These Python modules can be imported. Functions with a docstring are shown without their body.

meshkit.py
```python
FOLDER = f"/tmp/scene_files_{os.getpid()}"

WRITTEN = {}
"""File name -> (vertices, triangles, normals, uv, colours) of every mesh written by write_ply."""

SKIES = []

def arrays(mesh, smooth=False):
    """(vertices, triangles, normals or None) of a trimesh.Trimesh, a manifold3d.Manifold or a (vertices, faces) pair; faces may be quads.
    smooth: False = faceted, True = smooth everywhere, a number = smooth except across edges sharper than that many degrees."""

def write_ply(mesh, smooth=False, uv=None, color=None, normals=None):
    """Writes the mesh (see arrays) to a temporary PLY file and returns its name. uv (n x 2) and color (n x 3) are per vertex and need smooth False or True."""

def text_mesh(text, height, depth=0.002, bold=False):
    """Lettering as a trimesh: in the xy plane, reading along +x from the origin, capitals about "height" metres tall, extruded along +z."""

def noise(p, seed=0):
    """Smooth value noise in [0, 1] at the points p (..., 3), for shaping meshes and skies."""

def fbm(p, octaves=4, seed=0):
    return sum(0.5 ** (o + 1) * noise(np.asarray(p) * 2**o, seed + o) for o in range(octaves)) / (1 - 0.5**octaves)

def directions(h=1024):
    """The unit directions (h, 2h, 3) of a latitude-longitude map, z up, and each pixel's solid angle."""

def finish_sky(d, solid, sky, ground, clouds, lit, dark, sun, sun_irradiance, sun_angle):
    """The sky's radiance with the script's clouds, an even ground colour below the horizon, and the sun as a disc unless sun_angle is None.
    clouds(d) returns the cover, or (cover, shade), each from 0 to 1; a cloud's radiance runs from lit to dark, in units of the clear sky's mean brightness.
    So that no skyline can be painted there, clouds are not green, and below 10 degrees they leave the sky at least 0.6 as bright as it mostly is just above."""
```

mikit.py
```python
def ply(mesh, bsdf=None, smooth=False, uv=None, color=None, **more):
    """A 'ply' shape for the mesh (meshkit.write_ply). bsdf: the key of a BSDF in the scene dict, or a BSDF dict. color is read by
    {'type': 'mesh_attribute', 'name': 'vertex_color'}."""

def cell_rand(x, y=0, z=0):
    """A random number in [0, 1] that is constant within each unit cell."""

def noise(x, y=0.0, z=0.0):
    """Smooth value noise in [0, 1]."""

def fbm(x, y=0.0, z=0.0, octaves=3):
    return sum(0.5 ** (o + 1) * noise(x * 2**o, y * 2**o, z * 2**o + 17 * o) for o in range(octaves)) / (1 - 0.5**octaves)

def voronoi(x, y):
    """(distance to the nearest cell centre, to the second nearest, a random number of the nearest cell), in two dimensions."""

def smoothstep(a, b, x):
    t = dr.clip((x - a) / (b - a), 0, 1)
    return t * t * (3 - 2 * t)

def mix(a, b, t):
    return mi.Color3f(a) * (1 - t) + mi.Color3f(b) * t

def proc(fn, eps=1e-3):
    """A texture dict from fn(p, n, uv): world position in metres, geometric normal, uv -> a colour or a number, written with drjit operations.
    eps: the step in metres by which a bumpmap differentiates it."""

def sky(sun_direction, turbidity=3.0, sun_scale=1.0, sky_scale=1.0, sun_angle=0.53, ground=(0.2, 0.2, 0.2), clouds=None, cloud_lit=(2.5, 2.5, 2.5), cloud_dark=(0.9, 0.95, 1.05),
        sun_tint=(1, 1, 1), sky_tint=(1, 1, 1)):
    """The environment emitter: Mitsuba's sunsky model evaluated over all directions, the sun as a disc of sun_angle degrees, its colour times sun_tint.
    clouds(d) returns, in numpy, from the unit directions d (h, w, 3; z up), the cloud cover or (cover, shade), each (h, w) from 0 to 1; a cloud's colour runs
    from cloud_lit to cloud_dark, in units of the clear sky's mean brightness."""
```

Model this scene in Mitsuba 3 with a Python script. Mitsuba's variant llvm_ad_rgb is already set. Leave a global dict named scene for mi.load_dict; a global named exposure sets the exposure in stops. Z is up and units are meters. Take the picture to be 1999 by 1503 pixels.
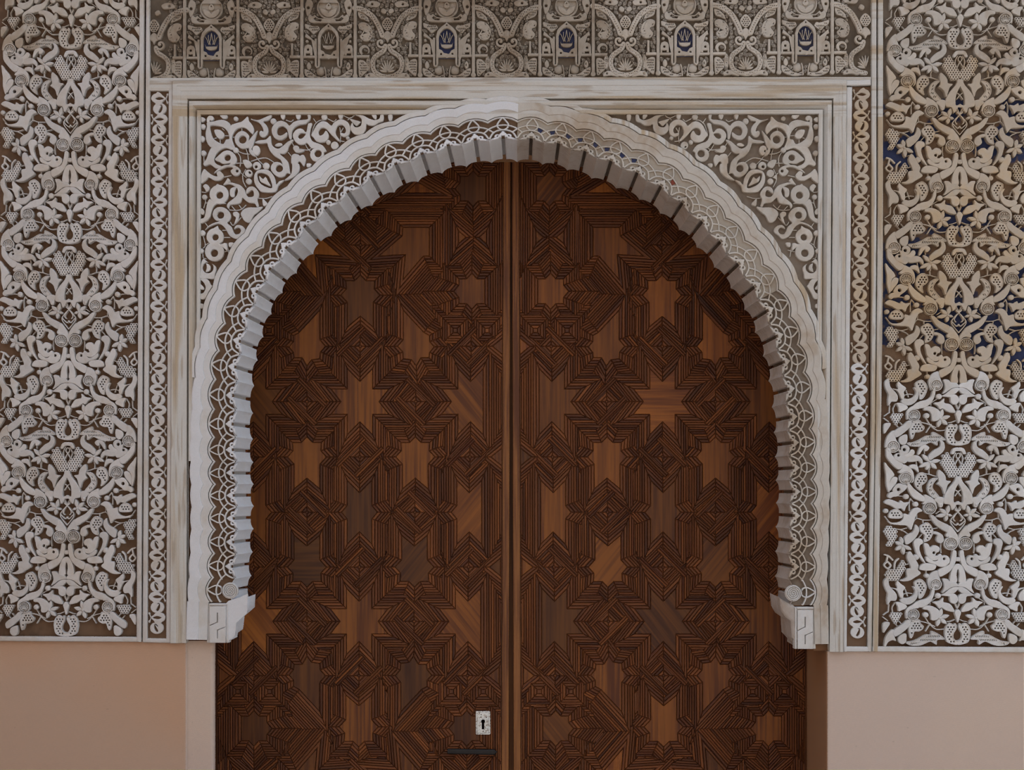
import math, random, numpy as np, trimesh, drjit as dr, mitsuba as mi, mikit, meshkit
import mapbox_earcut as earcut
import shapely
from shapely.geometry import Polygon, MultiPolygon, LineString, Point, box as sbox
from shapely.ops import unary_union
from shapely import affinity

T = mi.ScalarTransform4f
scene, labels = {}, {}
# ------------------------------------------------------------------ camera, sky, exposure
S = 500.0                                   # drawing units per metre on the front plane of the wall
def P(px, py): return ((px - 1000) / S, (1503 - py) / S + 1.0)
VPX, VPY, D = 1040.0, 950.0, 8.0
CX, CZ = P(VPX, VPY)
scene['camera'] = {'type': 'perspective', 'fov': math.degrees(2 * math.atan(1999 / S / 2 / D)), 'fov_axis': 'x',
    'to_world': T().look_at(origin=[CX, -D, CZ], target=[CX, 0, CZ], up=[0, 0, 1]),
    'principal_point_offset_x': -(VPX - 999.5) / 1999, 'principal_point_offset_y': -(VPY - 751.5) / 1503}
exposure = 2.05
SUN = (0.35, 0.55, 0.95)                     # the sun stands behind the building: the wall is in shade, the paving before it is lit
scene['sky'] = mikit.sky(SUN, turbidity=3.0, sun_scale=1.1, sky_scale=1.0, ground=(0.30, 0.26, 0.22), sun_angle=0.6, sun_tint=(0.86, 0.97, 1.14),
    clouds=lambda d: np.full(d.shape[:2], 0.75), cloud_lit=(2.45, 2.85, 3.35), cloud_dark=(2.3, 2.4, 2.6))

# ------------------------------------------------------------------ helpers
rng = random.Random(7)
count = {}
def numbered(base):
    n = count.get(base, 0); count[base] = n + 1
    return base if n == 0 else '%s_%03d' % (base, n)
def thing(name, label, category, group=None, kind=None):
    key = numbered(name)
    labels[key] = {'label': label}
    if category: labels[key]['category'] = category
    if group: labels[key]['group'] = group
    if kind: labels[key]['kind'] = kind
    return key
def part(parent, name, shape, **tags):
    key = numbered(parent + '__' + name); scene[key] = shape
    if tags: labels[key] = tags
    return key
def top(name, shape, label, category=None, kind=None):
    key = thing(name, label, category, kind=kind); scene[key] = shape; return key

def cr(pts, sub=3, closed=True):
    p = np.asarray(pts, float); n = len(p); out = []
    rngi = range(n) if closed else range(n - 1)
    for i in rngi:
        if closed: a, b, c, d = p[i - 1], p[i], p[(i + 1) % n], p[(i + 2) % n]
        else: a, b, c, d = p[max(i - 1, 0)], p[i], p[i + 1], p[min(i + 2, n - 1)]
        for k in range(sub):
            t = k / sub
            out.append(0.5 * ((2 * b) + (c - a) * t + (2 * a - 5 * b + 4 * c - d) * t * t + (3 * b - a - 3 * c + d) * t ** 3))
    if not closed: out.append(p[-1])
    return np.array(out)
def poly(pts, holes=(), sub=3):
    g = Polygon(cr(pts, sub) if sub > 1 else pts, [cr(h, sub) if sub > 1 else h for h in holes])
    return g if g.is_valid else g.buffer(0)
def disc(x, y, r, n=10): return Point(x, y).buffer(r, quad_segs=max(2, n // 4))
def stroke(pts, w, sub=4, cap='round'):
    return LineString(cr(pts, sub, False) if len(pts) > 2 else pts).buffer(w / 2, quad_segs=2, cap_style=cap)
def geoms(g):
    if g.is_empty: return []
    if g.geom_type == 'Polygon': return [g]
    return [x for x in getattr(g, 'geoms', []) if x.geom_type == 'Polygon' and x.area > 0.05]

def ring_pts(r):
    p = np.asarray(r.coords)[:-1, :2]
    keep = np.linalg.norm(p - np.roll(p, 1, 0), axis=1) > 1e-3
    return p[keep]
def inset(p, c, ccw):
    """each vertex moved inward by c along the mean of its edges' normals"""
    e1 = p - np.roll(p, 1, 0); e2 = np.roll(p, -1, 0) - p
    n1 = np.stack([-e1[:, 1], e1[:, 0]], 1); n2 = np.stack([-e2[:, 1], e2[:, 0]], 1)
    n1 /= np.linalg.norm(n1, axis=1, keepdims=True) + 1e-12; n2 /= np.linalg.norm(n2, axis=1, keepdims=True) + 1e-12
    m = n1 + n2; L = np.linalg.norm(m, axis=1, keepdims=True)
    m = np.where(L > 1e-6, m / np.maximum(L, 1e-6), n1)
    k = 1 / np.clip((m * n1).sum(1, keepdims=True), 0.55, 1)
    return p + m * k * c * (1 if ccw else -1)
def tri(rings):
    v = np.vstack(rings); ends = np.cumsum([len(r) for r in rings]).astype(np.uint32)
    return np.asarray(earcut.triangulate_float64(v, ends)).reshape(-1, 3)

class MB:
    """collects pieces drawn in (x right, y down, h towards the viewer) units; build() scales them into metres"""
    def __init__(s): s.v, s.f, s.uv, s.n = [], [], [], 0
    def raw(s, v, f, uv=(0.5, 0.0)):
        v = np.asarray(v, float); s.v.append(v); s.f.append(np.asarray(f, int) + s.n); s.uv.append(np.tile(np.asarray(uv, float), (len(v), 1))); s.n += len(v)
    def relief(s, g, h0, h1, bevel=1.0, uv=(0.5, 0.0), warp=None, steps=1):
        for p in geoms(g):
            p = shapely.geometry.polygon.orient(p.simplify(0.12), 1.0)     # counter-clockwise with y down -> flipped below
            rings = [ring_pts(p.exterior)] + [ring_pts(r) for r in p.interiors]
            rings = [r for r in rings if len(r) >= 3]
            if not rings: continue
            vs, fs, n = [], [], 0
            tops = []
            for k, r in enumerate(rings):
                ins = inset(r, bevel, True)
                m = len(r); i = np.arange(m); j = (i + 1) % m
                layers = [(r, h0), (r, h1 - bevel * 0.9), (inset(r, bevel * 0.35, True), h1 - bevel * 0.3), (ins, h1)] if steps > 1 else [(r, h0), (r, h1 - bevel), (ins, h1)]
                for q, h in layers: vs.append(np.column_stack([q, np.full(m, h)]))
                for a in range(len(layers) - 1):
                    o, o2 = n + a * m, n + (a + 1) * m
                    fs.append(np.column_stack([o + i, o2 + i, o + j])); fs.append(np.column_stack([o + j, o2 + i, o2 + j]))
                tops.append((n + (len(layers) - 1) * m, ins)); n += len(layers) * m
            idx = np.concatenate([o + np.arange(len(q)) for o, q in tops])
            t = idx[tri([q for _, q in tops])]
            a, b, c = [np.vstack(vs)[t[:, k], :2] for k in range(3)]
            area = (b[:, 0] - a[:, 0]) * (c[:, 1] - a[:, 1]) - (b[:, 1] - a[:, 1]) * (c[:, 0] - a[:, 0])
            t = np.where((area > 0)[:, None], t[:, ::-1], t)                # y down: clockwise faces the viewer
            fs.append(t)
            v = np.vstack(vs)
            if warp: v[:, :2] = warp(v[:, :2])
            s.raw(v, np.vstack(fs), uv)
    def dome(s, x, y, r, h0, h1, n=12, uv=(0.5, 0.0), rx=None):
        vs = [(x, y, h1)]; fs = []; rx = rx or r
        L = [(0.45, 0.93), (0.8, 0.68), (1.0, 0.25), (1.0, 0.0)]
        for q, z in L:
            for k in range(n):
                a = 2 * math.pi * k / n; vs.append((x + rx * q * math.cos(a), y + r * q * math.sin(a), h0 + (h1 - h0) * z))
        for k in range(n):
            j = (k + 1) % n; fs.append((0, 1 + j, 1 + k))
            for a in range(len(L) - 1):
                o, o2 = 1 + a * n, 1 + (a + 1) * n
                fs += [(o + k, o + j, o2 + k), (o + j, o2 + j, o2 + k)]
        s.raw(vs, fs, uv)
    def shape(s, bsdf, smooth=True, place=None, y0=0.0, to_world=None):
        v = np.vstack(s.v); f = np.vstack(s.f); uv = np.vstack(s.uv)
        if place is None: w = np.column_stack([v[:, 0] / S, y0 - v[:, 2] / S, -v[:, 1] / S])
        else: w = place(v)
        more = {'to_world': to_world} if to_world is not None else {}
        if not smooth:
            return mikit.ply((w, f), bsdf, smooth=False, uv=uv, **more)
        return mikit.ply((w, f), bsdf, smooth=True, uv=uv, **more)
def at_depth(d):
    """drawing units as seen on the front plane -> world, at depth d behind that plane (heights come forward)"""
    def f(v):
        k = 1 + d / D
        x = VPX + (v[:, 0] - VPX) * k; y = VPY + (v[:, 1] - VPY) * k
        return np.column_stack([(x - 1000) / S, d - v[:, 2] / S, (1503 - y) / S + 1.0])
    return f
FRONT = at_depth(0.0)
def plain(mesh, bsdf, smooth=False, **more):
    """mikit.ply with one even uv, which the procedural colours read as the tone of the piece"""
    n = len(mesh.vertices) if hasattr(mesh, 'vertices') else len(mesh[0])
    return mikit.ply(mesh, bsdf, smooth=smooth, uv=np.tile([0.5, 0.0], (n, 1)), **more)
def boxmesh(x0, x1, y0, y1, z0, z1):
    b = trimesh.creation.box((x1 - x0, y1 - y0, z1 - z0)); b.apply_translation(((x0 + x1) / 2, (y0 + y1) / 2, (z0 + z1) / 2)); return b
def extrude_y(g, y0, y1):
    """shapely polygon in world (x, z) extruded from y0 to y1"""
    ms = []
    for p in geoms(g) if g.geom_type != 'Polygon' else [g]:
        m = trimesh.creation.extrude_polygon(p, y1 - y0, engine='earcut')
        v = m.vertices.copy(); m.vertices = np.column_stack([v[:, 0], y1 - v[:, 2], v[:, 1]]); ms.append(m)
    m = trimesh.util.concatenate(ms); m.fix_normals(); return m

# ------------------------------------------------------------------ materials
def stucco(base, stain, amount, grain=0.5):
    base, stain = mi.Color3f(*base), mi.Color3f(*stain)
    def fn(p, n, uv):
        a = mikit.fbm(p.x * 9 + 3, p.y * 9, p.z * 6, 3)
        b = mikit.fbm(p.x * 60, p.y * 60, p.z * 40 + 9, 2)
        t = mikit.smoothstep(0.42, 0.75, a * 0.7 + b * 0.3) * amount
        c = mikit.mix(base, stain, t)
        g = mikit.noise(p.x * 420, p.y * 420, p.z * 420)
        return c * (0.88 + 0.16 * uv.x + 0.10 * (g - 0.5) * grain * 2)
    return {'type': 'twosided', 'b': {'type': 'principled', 'base_color': mikit.proc(fn), 'roughness': 0.75, 'specular': 0.25}}
M = scene
M['restored_stucco'] = stucco((0.60, 0.585, 0.565), (0.50, 0.44, 0.36), 0.55)
M['panel_stucco'] = stucco((0.56, 0.535, 0.51), (0.47, 0.40, 0.32), 0.6)
M['aged_stucco'] = stucco((0.46, 0.385, 0.30), (0.47, 0.34, 0.20), 0.8)
M['grey_stucco'] = stucco((0.50, 0.46, 0.405), (0.38, 0.30, 0.22), 0.9)
M['frieze_stucco'] = stucco((0.36, 0.31, 0.25), (0.25, 0.19, 0.135), 0.95)
M['lobe_stucco'] = stucco((0.64, 0.64, 0.65), (0.55, 0.53, 0.50), 0.4)
M['aged_lobe'] = stucco((0.43, 0.375, 0.33), (0.33, 0.255, 0.195), 0.8)
def moulding():
    a_, b_, c_ = mi.Color3f(0.55, 0.53, 0.49), mi.Color3f(0.44, 0.345, 0.235), mi.Color3f(0.36, 0.29, 0.215)
    def fn(p, n, uv):
        top_ = p.z > 3.55                                   # stains and chisel marks run along the length of the moulding
        u = dr.select(top_, p.z, p.x); w = dr.select(top_, p.x, p.z)
        s = mikit.fbm(u * 55, w * 2.4 + 7, 1.0, 3); r = mikit.fbm(u * 16 + 5, w * 1.3, 4.0, 2); g = mikit.noise(p.x * 400, p.y * 400, p.z * 400)
        c = mikit.mix(a_, b_, mikit.smoothstep(0.46, 0.72, 0.55 * s + 0.45 * r))
        c = mikit.mix(c, c_, mikit.smoothstep(0.60, 0.78, mikit.fbm(u * 90, w * 7, 9.0, 2)) * 0.7)
        return c * (0.95 + 0.1 * (g - 0.5))
    return {'type': 'twosided', 'b': {'type': 'principled', 'base_color': mikit.proc(fn), 'roughness': 0.75, 'specular': 0.25}}
M['moulding_stucco'] = moulding()
M['ground_stucco'] = stucco((0.165, 0.10, 0.06), (0.10, 0.058, 0.034), 0.8)  # brown ground, kept darker to add shade in the recesses
M['frieze_ground'] = stucco((0.15, 0.115, 0.08), (0.09, 0.068, 0.05), 0.8)
M['grey_ground'] = stucco((0.22, 0.175, 0.135), (0.14, 0.10, 0.07), 0.8)
M['blue_paint'] = stucco((0.028, 0.034, 0.085), (0.06, 0.055, 0.07), 0.6)
M['red_paint'] = stucco((0.20, 0.05, 0.03), (0.15, 0.06, 0.04), 0.5)
def mixed_ground():
    br, bl = mi.Color3f(0.20, 0.13, 0.08), mi.Color3f(0.035, 0.045, 0.105)
    def fn(p, n, uv):
        a = mikit.fbm(p.x * 7, p.z * 7 + 4, 1.0, 3); b = mikit.noise(p.x * 90, p.z * 90)
        t = mikit.smoothstep(0.50, 0.60, a + 0.12 * (b - 0.5))
        return mikit.mix(br, bl, t) * (0.9 + 0.2 * mikit.noise(p.x * 300, p.z * 300))
    return {'type': 'twosided', 'b': {'type': 'principled', 'base_color': mikit.proc(fn), 'roughness': 0.8, 'specular': 0.2}}
M['painted_ground'] = mixed_ground()
def plaster(c1, c2):
    c1, c2 = mi.Color3f(*c1), mi.Color3f(*c2)
    def fn(p, n, uv):
        a = mikit.fbm(p.x * 1.6, p.y * 1.6, p.z * 1.2, 3); g = mikit.noise(p.x * 260, p.y * 260, p.z * 260)
        sp = mikit.smoothstep(0.93, 0.97, mikit.noise(p.x * 55, p.y * 55 + 3, p.z * 55))
        return mikit.mix(c1, c2, mikit.smoothstep(0.35, 0.65, a)) * (0.97 + 0.06 * g) * (1 - 0.12 * sp)
    return {'type': 'twosided', 'b': {'type': 'principled', 'base_color': mikit.proc(fn), 'roughness': 0.7, 'specular': 0.25}}
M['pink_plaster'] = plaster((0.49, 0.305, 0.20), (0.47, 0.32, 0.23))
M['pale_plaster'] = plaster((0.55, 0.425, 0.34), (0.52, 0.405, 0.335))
M['shade_brown_plaster'] = plaster((0.30, 0.16, 0.08), (0.28, 0.15, 0.08))  # colour holds the shade of the right jamb
M['paving'] = plaster((0.36, 0.345, 0.33), (0.31, 0.295, 0.28))
def wood(light, dark, rel):
    light, dark = mi.Color3f(*light), mi.Color3f(*dark)
    def fn(p, n, uv):
        ca, sa = dr.cos(uv.y), dr.sin(uv.y)
        u = p.x * ca + p.z * sa; w = -p.x * sa + p.z * ca
        g = mikit.fbm(u * 5 + uv.x * 31, w * 130 + uv.x * 57, uv.x * 9, 3)
        q = mikit.fbm(u * 2 + uv.x * 13, w * 14, 3.0, 2)
        c = mikit.mix(dark, light, mikit.smoothstep(0.25, 0.75, 0.6 * g + 0.4 * q))
        return c * (1 + rel * (uv.x - 0.5))
    return {'type': 'twosided', 'b': {'type': 'principled', 'base_color': mikit.proc(fn), 'roughness': 0.45, 'specular': 0.3}}
M['slat_wood'] = wood((0.178, 0.055, 0.013), (0.064, 0.016, 0.005), 0.6)
M['plate_wood'] = wood((0.225, 0.072, 0.011), (0.085, 0.021, 0.005), 1.0)
M['stile_wood'] = wood((0.26, 0.10, 0.028), (0.10, 0.03, 0.01), 0.3)
M['nickel'] = {'type': 'twosided', 'b': {'type': 'principled', 'base_color': mikit.proc(lambda p, n, uv: mikit.mix(mi.Color3f(0.62, 0.66, 0.66), mi.Color3f(0.30, 0.27, 0.24), mikit.smoothstep(0.5, 0.75, mikit.fbm(p.x * 220, p.z * 220, 1.0, 3)))), 'metallic': 0.75, 'roughness': 0.38}}
M['iron'] = {'type': 'twosided', 'b': {'type': 'principled', 'base_color': {'type': 'rgb', 'value': [0.02, 0.018, 0.018]}, 'metallic': 0.5, 'roughness': 0.5}}
M['black'] = {'type': 'diffuse', 'reflectance': {'type': 'rgb', 'value': [0.004, 0.003, 0.003]}}
# ------------------------------------------------------------------ the setting
DOOR_Y = 0.69
def W(px, py): return np.array(P(px, py))
def rect_px(x0, y0, x1, y1): a, b = P(x0, y1), P(x1, y0); return sbox(a[0], a[1], b[0], b[1])
FLOOR_Z = 0.0
# plaster walls below the carving, with the reveals that run back to the door
def wall_low(name, pts, bs):
    # plan outline (x, y) from the front face back to the door, extruded up to the carving
    m = trimesh.creation.extrude_polygon(Polygon(pts), 1.0, engine='earcut'); return m
xl = P(360.5, 0)[0]; xr = P(1614, 0)[0]
def door_x(px): k = 1 + DOOR_Y / D; return (VPX + (px - VPX) * k - 1000) / S
xld, xrd = door_x(419), door_x(1576)
zl, zr = P(0, 1252)[1], P(0, 1272)[1]
def reveal_wall(x_out, x_in, x_in_back, ztop, r=0.012):
    s = 1 if x_in > x_out else -1
    arc = [(x_in - s * r + s * r * math.sin(a), 0.014 + r - r * math.cos(a)) for a in np.linspace(0, math.pi / 2, 6)]
    pts = [(x_out, 0.014)] + arc + [(x_in_back, DOOR_Y + 0.02), (x_out, DOOR_Y + 0.02)]
    m = trimesh.creation.extrude_polygon(Polygon(pts), ztop - FLOOR_Z, engine='earcut'); m.apply_translation((0, 0, FLOOR_Z)); m.fix_normals(); return m
def left_wall():
    """the wall with a slightly sunk jamb strip beside the door"""
    a, b, r = P(361, 0)[0], P(415, 0)[0], 0.014
    arc = [(b - r + r * math.sin(t), 0.034 + r - r * math.cos(t)) for t in np.linspace(0, math.pi / 2, 6)]
    pts = [(-3.6, 0.014), (a - 0.004, 0.014), (a, 0.018), (a + 0.002, 0.034)] + arc + [(xld, DOOR_Y + 0.02), (-3.6, DOOR_Y + 0.02)]
    m = trimesh.creation.extrude_polygon(Polygon(pts), zl - FLOOR_Z, engine='earcut'); m.apply_translation((0, 0, FLOOR_Z)); m.fix_normals(); return m
wl = left_wall(); wr = reveal_wall(3.6, xr, xrd, zr)
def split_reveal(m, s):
    """the face of the wall and the side of the doorway, coloured apart, at right for the shade on it"""
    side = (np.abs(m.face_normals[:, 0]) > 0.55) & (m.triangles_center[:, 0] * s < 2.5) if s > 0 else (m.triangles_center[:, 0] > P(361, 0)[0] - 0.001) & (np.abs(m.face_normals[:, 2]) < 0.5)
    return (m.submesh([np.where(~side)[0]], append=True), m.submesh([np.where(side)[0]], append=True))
a, b = split_reveal(wl, -1)
scene['wall_left'] = plain(a, 'pink_plaster'); labels['wall_left'] = {'kind': 'structure', 'label': 'pink plaster wall below the left carved panel'}
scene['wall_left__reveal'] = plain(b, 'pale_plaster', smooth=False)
a, b = split_reveal(wr, 1)
scene['wall_right'] = plain(a, 'pale_plaster'); labels['wall_right'] = {'kind': 'structure', 'label': 'pale pink plaster wall below the right carved panel'}
scene['wall_right__reveal'] = plain(b, 'shade_brown_plaster', smooth=False)  # dark brown puts the shade of this jamb into its colour
# masonry behind the carving, with the doorway through it
zt = 4.9
core = unary_union([sbox(-3.6, zl, P(395, 0)[0], zt), sbox(P(1592, 0)[0], zr, 3.6, zt), sbox(-1.3, P(0, 262)[1], 1.3, zt)])
scene['wall_back'] = plain(extrude_y(core, 0.052, DOOR_Y - 0.004), 'shade_brown_plaster'); labels['wall_back'] = {'kind': 'structure', 'label': 'masonry of the wall behind the carved stucco'}
scene['added_wall_rear'] = plain(boxmesh(-3.6, 3.6, DOOR_Y + 0.09, DOOR_Y + 0.3, FLOOR_Z, zt), 'shade_brown_plaster'); labels['added_wall_rear'] = {'kind': 'structure', 'label': 'added unseen slab behind the door that blocks the sun'}  # added slab, keeps sun from leaking in behind the door
scene['added_eave'] = plain(boxmesh(-3.7, 3.7, -0.6, DOOR_Y + 0.4, zt, zt + 0.2), 'shade_brown_plaster'); labels['added_eave'] = {'kind': 'structure', 'label': 'added unseen eave slab that shades the top of the wall'}  # added eave, unseen, cuts sky light on the upper wall
scene['added_wall_side'] = plain(boxmesh(-3.9, -3.6, -6.0, DOOR_Y, FLOOR_Z, zt), 'pink_plaster'); labels['added_wall_side'] = {'kind': 'structure', 'label': 'added side wall outside the frame that blocks sky light from the left'}  # added out of view so that light comes more from the right
scene['added_wall_opposite'] = plain(boxmesh(-14, 14, -16.3, -16, FLOOR_Z, 9), 'pale_plaster'); labels['added_wall_opposite'] = {'kind': 'structure', 'label': 'added wall behind the camera that hides the low sky'}  # added out of view to make the sky light come from higher up
scene['floor'] = plain(boxmesh(-12, 12, -16, DOOR_Y + 0.5, -0.1, FLOOR_Z), 'paving'); labels['floor'] = {'kind': 'structure', 'label': 'stone paving in front of the doorway'}

# ------------------------------------------------------------------ carved panels: half of one repeat, tenths of a drawing unit right of its axis
H = 16.5          # relief, drawing units (19 mm)
A, Bq, Cq = (75, 0), (72, -1300), (62, -2600)
def L(o, pts): return [((x - o[0]) / 10, (y - o[1]) / 10) for x, y in pts]
HALF = []        # (name, kind of building, data)
def leaf(o, *pts, n='leaf', holes=()): HALF.append((n, 'out', L(o, pts), [L(o, h) for h in holes]))
def circ(x, y, r, n=8): return [(x + r * math.cos(2 * math.pi * k / n), y + r * math.sin(2 * math.pi * k / n)) for k in range(n)]
def shell(o, x, y, r): HALF.append(('shell_disc', 'shell', L(o, [(x, y)])[0], r / 10))
def pearl(o, x, y, r): HALF.append(('pearl', 'pearl', L(o, [(x, y)])[0], r / 10))
def flower(o, c, tips, n='flower'): HALF.append((n, 'flower', L(o, [c])[0], L(o, tips)))
def pierced(o, *pts, n='paisley', kind='holes'): HALF.append((n, kind, L(o, pts), None))
def vine(o, *lines, w=2.0): HALF.append(('tendril', 'vine', [L(o, l) for l in lines], w))
# first part of the repeat
leaf(A, (395,95),(350,130),(330,200),(340,270),(390,340),(460,390),(530,430),(590,470),(622,440),(612,380),(560,320),(500,270),(440,240),(408,200),(402,140),(425,92))
flower(A, (597,505), [(735,360),(790,610),(660,660),(470,640),(400,475)])
leaf(A, (430,660),(450,760),(430,870),(465,922),(420,950),(365,1010),(330,1120),(300,1040),(270,940),(215,880),(300,862),(310,800),(345,730), n='trefoil_leaf')
pierced(A, (452,820),(520,815),(600,870),(640,970),(630,1070),(570,1160),(510,1200),(420,1185),(480,1100),(545,1010),(540,940),(505,880), n='feather_leaf', kind='rib')
pierced(A, (680,740),(730,708),(800,730),(850,800),(873,880),(860,960),(810,1030),(735,1082),(748,1010),(740,950),(690,915),(650,860),(655,790))
vine(A, [(440,790),(520,770),(590,745),(690,728)], [(605,640),(600,740)])
leaf(A, (612,235),(670,185),(740,195),(790,250),(815,365),(780,345),(735,275),(700,245),(695,290),(650,292), n='bud')
vine(A, [(690,250),(685,350)], [(790,200),(780,235)])
leaf(A, (740,545),(733,480),(780,410),(850,380),(920,385),(1000,405),(1005,490),(930,505),(850,492),(800,485))
leaf(A, (805,705),(815,620),(840,570),(900,555),(965,578),(962,622),(900,632),(850,660), n='bud')
vine(A, [(835,500),(825,590)], [(580,600),(600,655)])
leaf(A, (885,345),(888,290),(930,272),(970,320),(1010,350),(1062,372),(1070,430),(1010,420),(930,392))
leaf(A, (972,255),(1005,200),(1060,183),(1115,222),(1122,285),(1172,265),(1150,340),(1200,342),(1248,390),(1232,450),(1150,500),(1060,532),(1008,480),(1000,405),(1060,380),(1000,330), n='scroll', holes=[circ(1065,272,36), circ(1170,382,30)])
leaf(A, (1325,250),(1390,245),(1393,330),(1380,420),(1300,530),(1180,645),(1110,620),(1088,550),(1200,480),(1270,400),(1312,330), n='horn_leaf')
leaf(A, (1085,558),(1112,640),(1165,695),(1130,725),(1060,695),(980,705),(930,765),(908,850),(930,905),(890,860),(898,720),(950,630),(1020,582), n='collar_leaf')
shell(A, 1040, 820, 118)
leaf(A, (1420,520),(1412,640),(1392,760),(1392,900),(1370,1010),(1340,1085),(1330,960),(1330,870),(1290,800),(1248,760),(1290,680),(1360,600))
leaf(A, (1195,808),(1260,798),(1312,860),(1330,930),(1322,1055),(1280,1000),(1220,922),(1195,866), n='bud')
leaf(A, (1005,970),(1080,940),(1150,918),(1222,958),(1272,1040),(1270,1080),(1330,1100),(1362,1160),(1320,1202),(1270,1172),(1190,1162),(1140,1112),(1060,1052), n='scroll', holes=[circ(1165,1035,38)])
pearl(A, 1025, 1170, 52); pearl(A, 850, 1315, 50)
vine(A, [(1080,1165),(1200,1150)])
leaf(A, (1000,890),(1003,970),(970,1080),(900,1180),(820,1232),(705,1262),(690,1200),(720,1160),(820,1080),(900,1010),(955,940), n='horn_leaf')
leaf(A, (690,1138),(690,1250),(722,1302),(690,1312),(620,1272),(550,1282),(500,1332),(468,1400),(470,1360),(490,1280),(540,1210),(620,1160), n='collar_leaf')
shell(A, 595, 1390, 120)
leaf(A, (338,1200),(430,1178),(512,1230),(450,1292),(412,1372),(368,1362),(350,1280), n='bud')
leaf(A, (975,1280),(1060,1290),(1130,1248),(1150,1290),(1250,1250),(1350,1223),(1422,1270),(1400,1302),(1300,1342),(1200,1402),(1130,1392),(1090,1412),(1060,1442),(1030,1362))
vine(A, [(935,1205),(960,1290),(955,1440)], [(885,1275),(935,1210)])
# second part
pearl(Bq, 1390, 145, 46)
pierced(Bq, (1120,282),(1088,230),(1120,160),(1200,108),(1285,140),(1335,210),(1330,272),(1240,288), n='berry')
leaf(Bq, (732,142),(810,83),(890,108),(942,170),(970,222),(1062,200),(1070,280),(1110,342),(1200,372),(1300,370),(1345,345),(1290,392),(1150,412),(1010,422),(960,472),(930,502),(908,430),(880,330),(840,222),(800,172), n='trefoil_leaf')
vine(Bq, [(540,318),(690,322),(820,288),(890,382)], [(820,170),(822,290)], [(705,325),(700,372)], [(1330,350),(1400,250)], [(1290,400),(1340,330)])
leaf(Bq, (850,410),(862,470),(900,552),(980,592),(1042,650),(1042,720),(1020,782),(960,762),(880,692),(820,612),(788,530),(800,460))
pierced(Bq, (600,390),(650,368),(700,395),(750,430),(768,490),(740,550),(682,600),(680,660),(690,735),(600,702),(550,622),(528,540),(555,450))
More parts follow.
